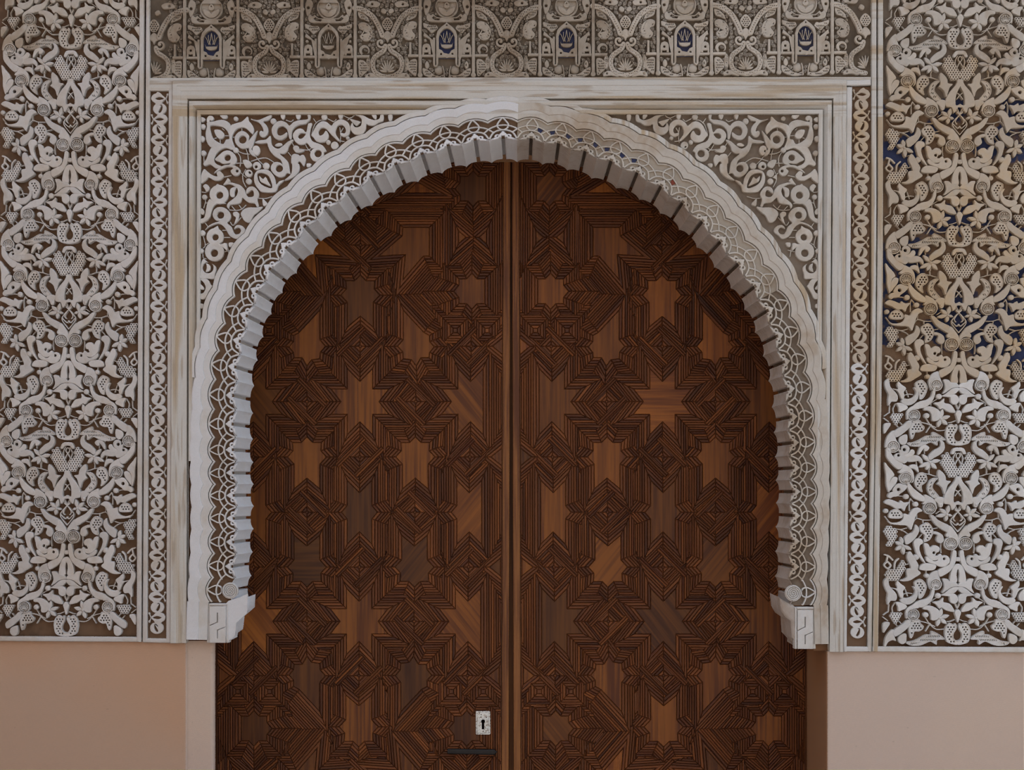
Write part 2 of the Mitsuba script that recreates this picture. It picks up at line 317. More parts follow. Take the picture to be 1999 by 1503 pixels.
vine(Bq, [(1000,470),(1100,500),(1200,490)], [(985,585),(1040,540),(1110,510)], [(720,590),(780,660)], [(660,730),(720,760)])
pierced(Bq, (1260,440),(1340,418),(1412,450),(1422,530),(1390,620),(1362,720),(1375,868),(1310,840),(1250,762),(1200,650),(1182,570),(1210,490), n='pine_cone', kind='scales')
flower(Bq, (1085,800), [(1115,642),(1222,735),(1210,900),(1062,985),(920,890)])
leaf(Bq, (338,690),(360,610),(430,560),(510,538),(530,582),(450,602),(472,690),(442,740),(390,762),(350,732), n='bud')
vine(Bq, [(372,760),(380,860),(372,950)], [(440,470),(530,490)])
leaf(Bq, (720,762),(730,700),(790,673),(850,690),(882,752),(862,850),(830,960),(790,1010),(700,1125),(672,1132),(740,1010),(782,880),(770,800), n='feather_leaf')
pearl(Bq, 835, 1030, 56)
leaf(Bq, (410,870),(450,820),(520,808),(580,850),(622,780),(692,770),(672,880),(650,980),(580,1062),(510,1092),(440,1070),(430,1010),(490,1000),(470,940),(432,930), n='scroll', holes=[circ(512,945,33)])
leaf(Bq, (228,1120),(240,1040),(300,998),(362,1010),(392,970),(442,1010),(440,1090),(522,1110),(642,1020),(652,1080),(600,1132),(480,1172),(430,1202),(360,1212),(290,1192), n='scroll', holes=[circ(325,1062,30)])
leaf(Bq, (108,920),(162,900),(180,1000),(202,1090),(232,1170),(300,1210),(422,1270),(432,1330),(400,1402),(330,1372),(240,1312),(180,1242),(130,1142),(108,1030), n='horn_leaf')
leaf(Bq, (585,218),(562,290),(500,390),(420,462),(290,542),(250,532),(243,430),(330,380),(440,320),(520,240), n='horn_leaf')
leaf(Bq, (228,428),(260,540),(292,600),(272,642),(200,620),(130,650),(85,740),(62,790),(78,640),(130,540), n='collar_leaf')
shell(Bq, 205, 770, 128)
flower(Bq, (275,212), [(240,35),(405,98),(475,250),(300,345),(180,240)])
vine(Bq, [(400,150),(470,200)], [(540,318),(440,240)])
pearl(Bq, 400, 20, 40)
leaf(Bq, (478,1190),(560,1160),(660,1148),(740,1180),(774,1260),(680,1282),(580,1282),(500,1262))
vine(Bq, [(642,1275),(640,1360)], [(930,930),(1010,945)], [(960,1160),(1030,1180)])
pearl(Bq, 640, 1385, 46)
leaf(Bq, (938,930),(992,960),(1000,1050),(960,1140),(930,1240),(1002,1258),(1012,1330),(1000,1402),(1060,1452),(1132,1472),(1060,1492),(950,1472),(870,1422),(755,1340),(810,1270),(798,1180),(850,1080), n='trefoil_leaf')
pierced(Bq, (1035,1160),(1090,1078),(1130,1150),(1200,1240),(1280,1258),(1380,1300),(1394,1400),(1350,1492),(1230,1502),(1130,1452),(1058,1330),(1028,1230), n='pine_cone', kind='scales')
vine(Bq, [(1255,1085),(1330,1010),(1400,985)], [(1150,1062),(1210,1130),(1222,1250)], [(1350,1115),(1412,1182),(1345,1250),(1290,1190),(1350,1115)], [(1345,1010),(1370,1130)], w=3.2)
# third part
leaf(Cq, (428,50),(440,-10),(512,10),(570,60),(612,150),(602,270),(562,345),(588,250),(560,180),(500,148),(430,150),(388,172),(408,110), n='collar_leaf')
shell(Cq, 470, 250, 112)
leaf(Cq, (62,282),(110,210),(210,198),(260,150),(342,148),(320,220),(310,320),(352,412),(280,370),(200,312),(130,292))
leaf(Cq, (45,312),(130,303),(210,340),(290,410),(345,452),(230,432),(130,412),(80,362))
leaf(Cq, (63,530),(90,460),(150,428),(250,435),(375,455),(250,472),(212,492),(202,570),(150,617),(90,602), n='bud')
pearl(Cq, 422, 468, 54)
leaf(Cq, (128,772),(160,690),(220,620),(330,590),(330,508),(400,570),(512,592),(450,640),(400,712),(360,690),(280,742),(200,768), n='trefoil_leaf')
vine(Cq, [(30,600),(62,710)], [(108,625),(66,715)])
flower(Cq, (390,895), [(355,705),(215,842),(262,1010),(440,1055)])
leaf(Cq, (405,885),(392,800),(430,730),(510,680),(600,658),(682,680),(690,725),(600,742),(552,830),(540,930),(460,930))
pearl(Cq, 645, 835, 52)
vine(Cq, [(645,885),(560,1020),(440,1115),(300,1110)], [(470,1060),(620,990),(740,960)], [(550,1000),(640,1150)], [(110,930),(180,960),(240,970)])
pierced(Cq, (680,200),(740,152),(802,170),(852,210),(842,300),(790,390),(775,515),(718,500),(668,420),(638,320),(650,250))
leaf(Cq, (500,298),(540,370),(562,460),(640,530),(760,560),(805,600),(790,682),(700,682),(600,622),(530,520),(493,400), n='horn_leaf')
leaf(Cq, (802,580),(880,640),(972,700),(1012,780),(1000,905),(978,860),(962,770),(900,712),(820,708),(778,690), n='collar_leaf')
shell(Cq, 880, 830, 118)
leaf(Cq, (880,298),(842,370),(852,430),(905,490),(1000,518),(1060,508),(1112,560),(1050,622),(960,632),(880,592),(820,520),(798,430),(810,350),(850,303))
vine(Cq, [(890,430),(970,420),(1045,440)], [(1015,345),(970,475)], [(430,500),(560,590)], [(560,580),(560,640)])
leaf(Cq, (1168,188),(1184,260),(1152,335),(1272,318),(1200,345),(1150,402),(1120,482),(1080,522),(1058,450),(1070,380),(1028,310),(1110,242), n='trefoil_leaf')
leaf(Cq, (1340,118),(1402,170),(1412,250),(1380,350),(1342,430),(1352,530),(1340,640),(1290,562),(1200,560),(1178,470),(1220,390),(1310,290),(1332,200))
leaf(Cq, (998,662),(1100,600),(1192,598),(1150,680),(1142,762),(1090,742),(1020,712), n='bud')
pierced(Cq, (1058,790),(1150,800),(1242,778),(1314,830),(1312,902),(1260,972),(1190,1004),(1130,962),(1080,882), n='pine_cone', kind='scales')
vine(Cq, [(1125,960),(1080,1012)], [(1200,1000),(1155,1052)], [(1200,600),(1250,700),(1240,780)], [(1310,640),(1320,780)], [(1330,780),(1410,840)], [(1330,950),(1420,880)])
leaf(Cq, (918,930),(990,938),(1062,1010),(1180,1090),(1242,1160),(1212,1245),(1130,1212),(1030,1132),(960,1062),(928,985), n='horn_leaf')
leaf(Cq, (1238,1118),(1330,1190),(1382,1290),(1402,1430),(1372,1430),(1335,1355),(1250,1315),(1190,1332),(1220,1250), n='collar_leaf')
shell(Cq, 1255, 1425, 120)
pierced(Cq, (760,930),(840,928),(910,970),(952,1060),(952,1160),(920,1282),(880,1232),(852,1152),(780,1150),(710,1112),(688,1050),(740,1000))
leaf(Cq, (1008,1200),(1080,1212),(1142,1260),(1142,1342),(1080,1392),(1018,1362),(1000,1282), n='bud')
leaf(Cq, (1305,985),(1420,998),(1422,1172),(1370,1112), n='bud', holes=[circ(1335,1012,22,6)])
pierced(Cq, (62,1402),(150,1394),(250,1354),(287,1250),(294,1150),(272,1060),(212,996),(165,1008),(130,1032),(105,1000),(82,1050),(98,1120),(135,1180),(146,1250),(118,1312),(62,1338), n='_heart', kind='holes')
pierced(Cq, (300,1300),(400,1212),(532,1148),(552,1218),(640,1218),(760,1288),(880,1340),(1000,1360),(940,1412),(800,1424),(700,1402),(560,1342),(450,1402),(438,1312), n='feather_leaf', kind='rib')
# pieces on the axis (drawn as a right half, made whole by its mirror image)
leaf(A, (75,790),(118,788),(132,850),(165,910),(225,980),(275,1050),(325,1150),(335,1290),(270,1312),(222,1330),(192,1422),(150,1390),(120,1330),(75,1270),(75,1262),(120,1285),(160,1278),(165,1180),(150,1080),(120,1000),(90,940),(75,900), n='_neck')
pierced(A, (75,640),(100,600),(160,520),(212,420),(250,310),(340,350),(392,450),(392,560),(330,700),(232,802),(75,770), n='_cone', kind='scales')
leaf(A, (75,235),(165,250),(205,345),(165,352),(130,300),(75,292), n='_cap')
HALF.append(('_knot', 'knot', None, None))
leaf(Bq, (72,1160),(140,1195),(190,1300),(212,1420),(206,1505),(95,1505),(102,1380),(92,1290),(72,1240), n='_pillar')
leaf(Bq, (72,1040),(104,1040),(104,1100),(72,1100), n='_tie')
leaf(Cq, (62,740),(115,790),(100,850),(62,978), n='_drop')

def holes_grid(g, sx, sy, r, m=1.6, ell=1.0, ang=0.0):
    c = g.buffer(-max(m, r * min(1.0, ell * 1.6) + 0.75)); hs = []
    if c.is_empty: return g
    x0, y0, x1, y1 = c.bounds; k = 0; y = y0
    while y < y1:
        x = x0 + (sx / 2 if k % 2 else 0)
        while x < x1:
            if c.contains(Point(x, y)): hs.append(affinity.rotate(affinity.scale(disc(x, y, r, 8), 1, ell), ang))
            x += sx
        y += sy; k += 1
    return g.difference(unary_union(hs)) if hs else g
def scale_net(g, sx=5.0, sy=4.3, R=2.75, r=1.25):
    """overlapping scales, each a small ring, whose centres lie inside the outline"""
    c = g.buffer(-1.6); x0, y0, x1, y1 = g.bounds; out, cut = [], []; k = 0; y = y0
    while y < y1:
        x = x0 + (sx / 2 if k % 2 else 0)
        while x < x1:
            if c.contains(Point(x, y)): out.append(affinity.scale(disc(x, y, R, 8), 1, 1.05)); cut.append(affinity.scale(disc(x, y + 0.3, r, 6), 0.85, 1.25))
            x += sx
        y += sy; k += 1
    return unary_union(out).buffer(0.3).buffer(-0.3).difference(unary_union(cut)) if out else g
def build_half(item, mirror, jit):
    """one carved piece as a mesh collection, mirrored about the axis or not"""
    name, kind, d, e = item; m = MB(); q = lambda v: v * np.array([mirror, 1.0])
    u = (rng.random(), 0.0)
    if kind == 'out':
        g = poly(d, e).buffer(0.55)
        if name.startswith('_'): g = unary_union([g, affinity.scale(g, -1, 1, origin=(0, 0))]).buffer(0.15).buffer(-0.15)
        else: g = affinity.scale(g, mirror, 1, origin=(0, 0))
        m.relief(g, 0, H + jit, 1.3, u, steps=2)
        if name == '_heart':
            pass
    elif kind in ('holes', 'scales', 'rib'):
        g = poly(d).buffer(0.5)
        if name.startswith('_'): g = unary_union([g, affinity.scale(g, -1, 1, origin=(0, 0))]).buffer(0.15).buffer(-0.15)
        else: g = affinity.scale(g, mirror, 1, origin=(0, 0))
        if kind != 'scales': m.relief(g.difference(g.buffer(-1.5)), 0, H + jit, 0.5, u)
        inner = g.buffer(-1.2)
        if kind == 'holes': inner = holes_grid(inner, 5.4, 4.6, 1.6, 1.1)
        elif kind == 'scales': inner = scale_net(g)
        else: inner = holes_grid(inner, 3.2, 7.0, 2.6, 0.4, 0.24, 62 * mirror)
        m.relief(inner, 0, H - (1.0 if kind != 'scales' else 0.2) + jit, 0.5, u)
    elif kind == 'shell':
        x, y = d[0] * mirror, d[1]; r = e
        m.relief(disc(x, y, r, 20).difference(disc(x, y, r - 1.7, 20)), 0, H + 0.6 + jit, 0.5, u)
        m.relief(disc(x, y, r - 3.4, 16).difference(disc(x, y, r - 4.5, 16)), 0, H + jit, 0.35, u)
        m.relief(disc(x, y, r - 1.2, 16), 0, H - 5.5, 0.4, u)
        bx, by = x, y + (r - 4) * 0.75
        for k in range(-4, 5):
            a = k * 0.30
            p0 = (bx + math.sin(a) * 2.0, by - math.cos(a) * 2.0); p1 = (bx + math.sin(a) * 14, by - math.cos(a) * 14)
            g = LineString([p0, p1]).intersection(disc(x, y, r - 4.2, 16))
            if g.length > 3: m.relief(g.buffer(0.62, quad_segs=1), H - 6, H - 0.2 + jit, 0.3, u)
    elif kind == 'pearl':
        m.relief(disc(d[0] * mirror, d[1], e, 12), 0, H - 2.0, 0.5, u); m.dome(d[0] * mirror, d[1], e, H - 2.6, H + 0.8 + jit, 12, u)
    elif kind == 'flower':
        c = q(np.array(d))
        for t in e:
            t = q(np.array(t)); v = t - c; l = np.linalg.norm(v); v /= l; n = np.array([-v[1], v[0]])
            w = min(4.0, l * 0.28)
            pts = [c + v * 1.5 - n * 1.3, c + v * l * 0.5 - n * w, c + v * l * 0.85 - n * w * 0.55, t, c + v * l * 0.85 + n * w * 0.55, c + v * l * 0.5 + n * w, c + v * 1.5 + n * 1.3]
            m.relief(poly(pts, sub=2), 0, H - 0.4 + jit, 1.6, u, steps=2)
        m.relief(disc(c[0], c[1], 2.6, 10), 0, H - 1, 0.4, u); m.dome(c[0], c[1], 2.6, H - 1.2, H + 1.2, 10, u)
    elif kind == 'vine':
        g = unary_union([stroke([q(np.array(p)) for p in l], e) for l in d])
        m.relief(g, 0, H * 0.62 + jit, 0.5, u)
    elif kind == 'knot':
        A2 = lambda pts: [((x - 75) / 10, y / 10) for x, y in pts]
        B2 = lambda pts: [((x - 72) / 10, (y + 1300) / 10) for x, y in pts]
        ls = [A2([(20,560),(60,470),(110,400),(100,345),(60,345),(40,400),(90,470),(135,560)]), A2([(135,560),(165,440),(120,330)]), A2([(15,560),(-15,440),(30,330)]),
              A2([(20,1160),(75,1080),(130,1040)]), A2([(130,1160),(75,1080),(20,1040)])]
        for sg in (1, -1):
            f = lambda pts: [(x * sg, y) for x, y in pts]
            ls += [f(B2([(160,20),(110,120),(40,200),(-10,290),(20,340)])), f(B2([(20,120),(110,200),(185,290),(205,340),(180,410),(72,545)])), f(B2([(72,380),(110,420),(200,330)])), f(B2([(72,150),(40,80),(20,20)]))]
        m.relief(unary_union([stroke(l, 1.7) for l in ls]), 0, H * 0.8, 0.4, u)
    return m

PIECES = []
for it in HALF:
    for mir in ((1,) if it[0].startswith('_') else (1, -1)):
        mb = build_half(it, mir, rng.uniform(-0.5, 0.3))
        if not mb.n: continue
        v = np.vstack(mb.v); PIECES.append((it[0], mb, v[:, 0].min(), v[:, 0].max(), v[:, 1].min(), v[:, 1].max()))
PLAIN = {'_heart': 'paisley_pair', '_neck': 'forked_stem', '_cone': 'great_pine_cone', '_cap': 'arched_cap', '_knot': 'knot', '_pillar': 'pillar_leaf', '_tie': 'tie', '_drop': 'drop_bud'}
PY = {}
def piece_shape(i, bsdf, mat):
    if (i, bsdf) not in PY: PY[i, bsdf] = PIECES[i][1].shape(bsdf)
    return {**PY[i, bsdf], 'to_world': mat}
def carved_panel(label, group_axis, slope, sx, rows, xlim, ylim, bsdf_at, ground_key, ground_bsdf):
    t = thing('carved_panel', label, 'wall panel')
    gx0, gx1 = xlim; g = Polygon([P(gx0[0], ylim[0]), P(gx1[0], ylim[0]), P(gx1[1], ylim[1]), P(gx0[1], ylim[1])])
    for gb, y0, y1 in ground_bsdf:
        yy = lambda y: (y - ylim[0]) / (ylim[1] - ylim[0])
        a0, a1 = [gx0[0] + (gx0[1] - gx0[0]) * yy(y) for y in (y0, y1)]; b0, b1 = [gx1[0] + (gx1[1] - gx1[0]) * yy(y) for y in (y0, y1)]
        part(t, 'ground', plain(extrude_y(Polygon([P(a0, y0), P(b0, y0), P(b1, y1), P(a1, y1)]), H / S - 0.0005, 0.0515), gb))
    for y0, sy in rows:
        ax = group_axis(y0); x0, z0 = P(ax, y0)
        for i, (n, mb, xa, xb, ya, yb) in enumerate(PIECES):
            pa, pb = y0 + ya * sy, y0 + yb * sy
            if pb < ylim[0] + 2 or pa > ylim[1] - 6 or pb > ylim[1] + 1.5: continue
            if pb < -6: continue
            yc = (pa + pb) / 2; lean = slope * (ya + yb) / 2 * sy
            la, lb = ax + xa * sx + lean, ax + xb * sx + lean
            fr = (yc - ylim[0]) / (ylim[1] - ylim[0])
            if la < gx0[0] + (gx0[1] - gx0[0]) * fr - 4 or lb > gx1[0] + (gx1[1] - gx1[0]) * fr + 4: continue
            # local metres (x, y, z=-down) -> world: shift, scale and the lean of the panel
            m = T([[sx, 0, -slope * sy, x0], [0, 1, 0, H / S], [0, 0, sy, z0], [0, 0, 0, 1]])
            part(t, PLAIN.get(n, n), piece_shape(i, bsdf_at(yc, (la + lb) / 2), m))
    return t
ROWS_L = [(1223, 1.01), (840, 1.005), (457, 1.003), (75, 1.0), (-306, 1.0)]
left_panel = carved_panel('grey-white carved stucco panel of leaves and shell discs at left of the doorway, brown ground', lambda y: 138.5 - 0.0085 * y, -0.0085, 1.0,
    ROWS_L, ((-14, -14), (282, 270)), (-80, 1242), lambda y, x: 'grey_stucco' if y < 92 else 'panel_stucco', None, [('ground_stucco', -80, 1243)])
ROWS_R = [(1239, 1.02), (850, 1.02), (461, 1.02), (75, 1.015), (-311, 1.015)]
right_panel = carved_panel('carved stucco panel right of the doorway, ochre above with blue ground, white below', lambda y: 1875.5 - 0.0045 * y, -0.0045, 1.07,
    ROWS_R, ((1724, 1712), (2032, 2032)), (-80, 1262), lambda y, x: 'restored_stucco' if y > 735 else ('aged_stucco' if y > 130 else 'grey_stucco'), None, [('grey_ground', -80, 190), ('painted_ground', 190, 725), ('ground_stucco', 725, 1263)])
# ------------------------------------------------------------------ mouldings that frame the arch
def sweep(outer, inner, profile, nsub=1):
    """a moulding between two open polylines; profile = [(share of the width, height)]"""
    o, i = np.array(outer, float), np.array(inner, float); n = len(o); v, f = [], []
    for fr, h in profile:
        for k in range(n): q = o[k] + (i[k] - o[k]) * fr; v.append((q[0], q[1], h))
    for j in range(len(profile) - 1):
        for k in range(n - 1):
            a, b, c, d = j * n + k, j * n + k + 1, (j + 1) * n + k, (j + 1) * n + k + 1
            f += [(a, c, b), (b, c, d)]
    v, f = np.array(v), np.array(f)
    w = FRONT(v); t = trimesh.Trimesh(w, f, process=False)
    if t.face_normals[:, 1].mean() > 0: t.faces = t.faces[:, ::-1]
    return t
def trim(n, mesh, bsdf, label, smooth=28):
    k = 'trim_%d' % n; scene[k] = plain(mesh, bsdf, smooth=False); labels[k] = {'kind': 'structure', 'label': label}; return k
trim(1, sweep([(333, 1255), (337.5, 158.5), (1652, 156.5), (1645.5, 1272)], [(366, 1255), (368, 195.5), (1625, 194.5), (1617.5, 1272)],
    [(0, -12), (0, 5.2), (.03, 6), (.27, 6), (.29, 5.0), (.31, 4.8), (.52, 4.6), (.54, 3.8), (.80, 2.6), (.93, 1.6), (.945, -14), (1.0, -14)]), 'moulding_stucco', 'broad outer plaster moulding round three sides of the arch')
trim(2, sweep([(367.5, 900), (368.5, 196.5), (1624.5, 195.5), (1620, 900)], [(390, 900), (392, 223.5), (1598, 222.5), (1595, 900)],
    [(0, -14), (.04, -14), (.045, 3.6), (.08, 4.2), (.34, 4.0), (.37, 3.0), (.58, -4), (.63, -7), (.69, -9), (.70, 2.6), (.74, 3), (.97, 3), (1.0, 2.4), (1.0, -11)]), 'moulding_stucco', 'narrow inner plaster frame round the spandrels')
def bar(pts, h0, h1, bevel=1.2): m = MB(); m.relief(Polygon(pts), h0, h1, bevel); return m
def trimbar(n, pts, bsdf, label, h1=2.0, bevel=1.3):
    k = 'trim_%d' % n; scene[k] = bar(pts, -12, h1, bevel).shape(bsdf, place=FRONT); labels[k] = {'kind': 'structure', 'label': label}
yb_l, yb_r = 1253, 1272
trimbar(3, [(272.5, -30), (281.5, -30), (275.8, yb_l), (266.5, yb_l)], 'panel_stucco', 'upright fillet at the right edge of the left carved panel')
trimbar(4, [(285.5, -30), (291.5, -30), (293, 172), (287.5, yb_l), (278.5, yb_l), (284.5, 172)], 'panel_stucco', 'upright fillet left of the chain strip')
trimbar(5, [(329.5, 176), (337.3, 176), (333, yb_l), (324.5, yb_l)], 'panel_stucco', 'upright fillet right of the left chain strip')
trimbar(6, [(1652.5, 170), (1663.5, 170), (1652.5, yb_r), (1646, yb_r)], 'restored_stucco', 'upright fillet left of the right chain strip')
trimbar(7, [(1701.5, -30), (1711, -30), (1711, 400), (1708.5, 800), (1701.2, yb_r), (1693.5, yb_r), (1701, 800)], 'moulding_stucco', 'upright fillet right of the right chain strip')
trimbar(8, [(1714, -30), (1724, -30), (1723.5, 560), (1714, yb_r), (1703.5, yb_r), (1711, 700), (1713.5, 400)], 'moulding_stucco', 'upright fillet at the left edge of the right carved panel')
trimbar(9, [(284.5, 158), (337, 158), (337, 177.5), (284.5, 177.5)], 'moulding_stucco', 'short plaster band over the left chain strip', h1=1.5)
trimbar(10, [(1652, 157), (1700, 156), (1700, 166), (1652, 167.5)], 'restored_stucco', 'short plaster band over the right chain strip', h1=2.5)
trimbar(11, [(-400, 1240.5), (276, 1243.5), (276, yb_l), (-400, 1249)], 'panel_stucco', 'bottom fillet of the left carved panel', h1=1.5)
trimbar(12, [(1703, 1262), (2500, 1266), (2500, 1276), (1703, 1272)], 'restored_stucco', 'bottom fillet of the right carved panel', h1=1.5)
trimbar(13, [(279, 1246), (333, 1246.5), (333, 1255), (279, 1254)], 'panel_stucco', 'foot of the left chain strip', h1=1.5)
trimbar(14, [(1646, 1262), (1701, 1262.5), (1701, 1272), (1646, 1272)], 'restored_stucco', 'foot of the right chain strip', h1=1.5)
trimbar(15, [(287, 152), (1701, 150), (1701, 157), (287, 159)], 'moulding_stucco', 'fillet under the inscription frieze', h1=0.5, bevel=0.8)

# ------------------------------------------------------------------ chain strips
def link_geometry():
    tip = 12.6
    petal = poly([(-12.5, 0), (-6, -6), (-2, -10.5), (4, -13), (7, -10), (12, -8), (15.8, -3), (16.4, 0.6), (14, 5.5), (9, 9), (6, 12.5), (1, 12.5), (-4, 9.5), (-7.5, 5)])
    slit = poly([(-8.5, 0.2), (-3, -2.4), (2, -2.9), (8.5, 0), (3, 2.6), (-3, 2.4)])
    ring = affinity.scale(disc(-0.5, 20.2, 10, 24), 1.34, 1.16)
    hole = affinity.rotate(affinity.scale(disc(-1.5, 20.0, 4, 12), 1.0, 2.05), -14)
    web = stroke([(-12, 0), (-15.2, -7), (-16.5, -9)], 2.2).union(stroke([(-12, 0), (-14.5, 7), (-15.4, 9.5)], 2.2))
    arm = stroke([(-1, 20), (1.2, 20)], 1.4)
    g = unary_union([petal.difference(slit), ring.difference(hole), stroke([(-3, 14), (3, 25)], 1.5)])
    return g, web
def chain_strip(label, x_of, top_y, bottom_y, pitch, bsdfs, gb, flip0):
    t = thing('chain_strip', label, 'ornamental strip')
    a, b = x_of(top_y), x_of(bottom_y)
    part(t, 'ground', plain(extrude_y(Polygon([P(a - 19.5, top_y - 4), P(a + 19.5, top_y - 4), P(b + 19.5, bottom_y + 3), P(b - 19.5, bottom_y + 3)]), 8.0 / S, 0.0515), gb))
    g, web = link_geometry(); cache = {}
    k, y = 0, top_y + 12
    while y + 26 < bottom_y:
        s = flip0 if k % 2 == 0 else -flip0
        for bs in bsdfs:
            if (s, bs) not in cache:
                m = MB(); m.relief(affinity.scale(g, s, 1, origin=(0, 0)), 0, 8.0, 1.1, (0.5, 0), steps=2)
                m2 = MB(); m2.relief(affinity.scale(web, s, 1, origin=(0, 0)), 0, 5.5, 0.5)
                for yy in (-8.0, 7.6): m2.dome(-15.4 * s, yy, 2.5, 3, 7.2, 8)
                cache[s, bs] = (m.shape(bs), m2.shape(bs))
        bs = bsdfs[0] if y < 700 else bsdfs[-1]
        x, z = P(x_of(y), y); sc = pitch / 40.4
        mt = T([[1, 0, 0, x], [0, 1, 0, 8.0 / S], [0, 0, sc, z], [0, 0, 0, 1]])
        part(t, 'link', {**cache[s, bs][0], 'to_world': mt}); part(t, 'bead_pair', {**cache[s, bs][1], 'to_world': mt})
        k += 1; y += pitch
chain_strip('pale carved strip of chain links left of the arch', lambda y: 311.2 - 0.0048 * (y - 180), 180, 1246, 40.55, ['panel_stucco'], 'ground_stucco', -1)
chain_strip('carved strip of chain links right of the arch, ochre above and white below', lambda y: 1682.5 - 0.0085 * (y - 172), 172, 1262, 41.2, ['aged_stucco', 'restored_stucco'], 'ground_stucco', 1)

# ------------------------------------------------------------------ inscription frieze
FR = {}
def fr(name, g, h1, bevel=0.9, h0=0.0): FR.setdefault(name, []).append((g, h0, h1, bevel))
def two(g): return unary_union([g, affinity.scale(g, -1, 1, origin=(0, 0))])
HF = 10.5
def quad(x0, y0, x1, y1): return sbox(min(x0, x1), min(y0, y1), max(x0, x1), max(y0, y1))
UNIT, PALM = [], []
def U(name, g, h, bevel=0.9, lst=None, b='frieze_stucco'): (UNIT if lst is None else lst).append((name, g, h, bevel, b))
for s in (-1, 1):
    U('tall_letter', quad(s * 49, -40, s * 55.2, 152).union(disc(s * 52, 148, 5.2)), HF)
    U('letter', unary_union([quad(s * 22, 108, s * 49, 113), quad(s * 22.5, 75, s * 27, 129), poly([(s * 23, 75), (s * 27, 80), (s * 44, 64), (s * 46, 72), (s * 34, 78), (s * 29, 84)] , sub=1),
        stroke([(s * 25, 126), (s * 23, 131), (s * 19.5, 129), (s * 18.5, 124)], 3.6)]), HF - 0.6)
    loop = poly([(s * 31, 108), (s * 31, 94), (s * 34, 88), (s * 40, 86), (s * 46, 89), (s * 48, 95), (s * 48, 111), (s * 44, 111), (s * 44, 104), (s * 36, 104), (s * 36, 108)], sub=1).difference(disc(s * 40, 96.5, 2.3, 8))
    U('loop_letter', loop, HF - 0.2)
    U('foot_letter', unary_union([quad(s * 55, 107.5, s * 76, 113), quad(s * 69, 84, s * 73.5, 113)]) if s < 0 else unary_union([quad(55, 107, 80, 112.5), disc(70, 98, 10.5, 16).difference(disc(71.5, 99, 6.2, 12)).difference(quad(66, 104, 90, 120))]), HF - 0.6)
    U('feather_leaf', holes_grid(poly([(s * 17, 57), (s * 21, 50), (s * 28, 51), (s * 37, 48), (s * 46, 46), (s * 45, 54), (s * 38, 58), (s * 30, 66), (s * 24, 63)]), 3.4, 5, 2.0, 0.6, 0.3, 50 * s), HF - 2.5)
    U('feather_leaf', holes_grid(poly([(s * 3, 152), (s * 8, 147), (s * 15, 150), (s * 26, 146), (s * 36, 138), (s * 47, 134), (s * 46, 146), (s * 36, 152), (s * 20, 156)]), 3.4, 5, 2.0, 0.6, 0.3, 40 * s), HF - 3.0)
    U('bulb', disc(s * 15.5, 138, 9, 16), HF - 3.5, 3.5)
    U('bracket', stroke([(s * 8, 131), (s * 5.5, 140), (s * 5, 153)], 2.4), HF - 1.5)
    U('bud', poly([(s * 39, 120), (s * 43, 126), (s * 42, 133), (s * 38, 136), (s * 34, 131), (s * 35, 124)]).difference(disc(s * 39, 128, 2, 8)), HF - 3.5, 1.4)
    U('pearl', disc(s * 42, 80, 3.4, 10), HF - 2.5, 1.6)
    U('curled_leaf', holes_grid(poly([(s * 58, 46), (s * 68, 42), (s * 80, 48), (s * 86, 60), (s * 84, 74), (s * 76, 80), (s * 66, 78), (s * 61, 70), (s * 68, 60), (s * 60, 56)]), 3.6, 4.4, 1.6, 0.9, 0.45, 60 * s).difference(disc(s * 72, 66, 4.2, 10)), HF - 3.0, 1.2)
    U('leaf', holes_grid(poly([(s * 57, 22), (s * 66, 24), (s * 76, 32), (s * 80, 42), (s * 70, 38), (s * 60, 34)]), 3.2, 4.4, 1.6, 0.6, 0.35, -50 * s), HF - 4, 0.8)
    U('leaf', holes_grid(poly([(s * 58, 118), (s * 66, 116), (s * 74, 122), (s * 78, 134), (s * 70, 144), (s * 60, 150), (s * 58, 134)]), 3.4, 4.8, 1.7, 0.8, 0.4, 30 * s), HF - 4, 1.0)
    U('leaf', poly([(s * 30, 4), (s * 40, -4), (s * 46, 8), (s * 45, 22), (s * 40, 32), (s * 34, 22)]).difference(disc(s * 40, 14, 3)), HF - 4, 1.2)
niche = poly([(-20.8, 126), (-20.8, 72), (-18, 62), (-11, 54), (-3, 48), (0, 44.5), (3, 48), (11, 54), (18, 62), (20.8, 72), (20.8, 126)], sub=1)
inner = poly([(-15.2, 97), (-15.5, 74), (-12, 65), (-6, 59), (0, 57), (6, 59), (12, 65), (15.5, 74), (15.2, 97), (9, 100), (5, 106), (0, 114), (-5, 106), (-9, 100)], sub=1)
inner = inner.union(quad(-16.5, 114, 16.5, 130))
U('niche', niche.difference(inner).difference(disc(0, 51, 1.5, 8)).difference(disc(-11, 107, 2, 8)).difference(disc(11, 107, 2, 8)), HF)
U('crown', poly([(-12, 84), (-10, 88), (10, 88), (12, 84), (11, 92), (6, 95), (0, 96), (-6, 95), (-11, 92)], sub=1), HF - 2.5)
U('crown', unary_union([stroke(l, 1.3) for l in ([(-5, 84), (-9, 74), (-12, 69)], [(-5, 84), (-2, 74), (0, 62)], [(5, 84), (2, 74), (0, 62)], [(5, 84), (9, 74), (12, 69)], [(-2, 84), (-6, 74), (-6, 66)], [(2, 84), (6, 74), (6, 66)])]), HF - 3.5, 0.4)
U('niche_field', quad(-16, 56, 16, 115).intersection(inner.buffer(0.5)), 1.2, 0.3, b='blue_paint')
U('medallion', disc(0, 15, 22.5, 28).difference(disc(0, 14, 20, 28)), HF - 1)
U('medallion', poly([(-16.5, 15), (-8, 17), (-2, 21), (0, 24), (2, 21), (8, 17), (16.5, 15), (14, 25), (7, 31), (0, 33), (-7, 31), (-14, 25)], sub=2), HF - 2.5, 0.8)
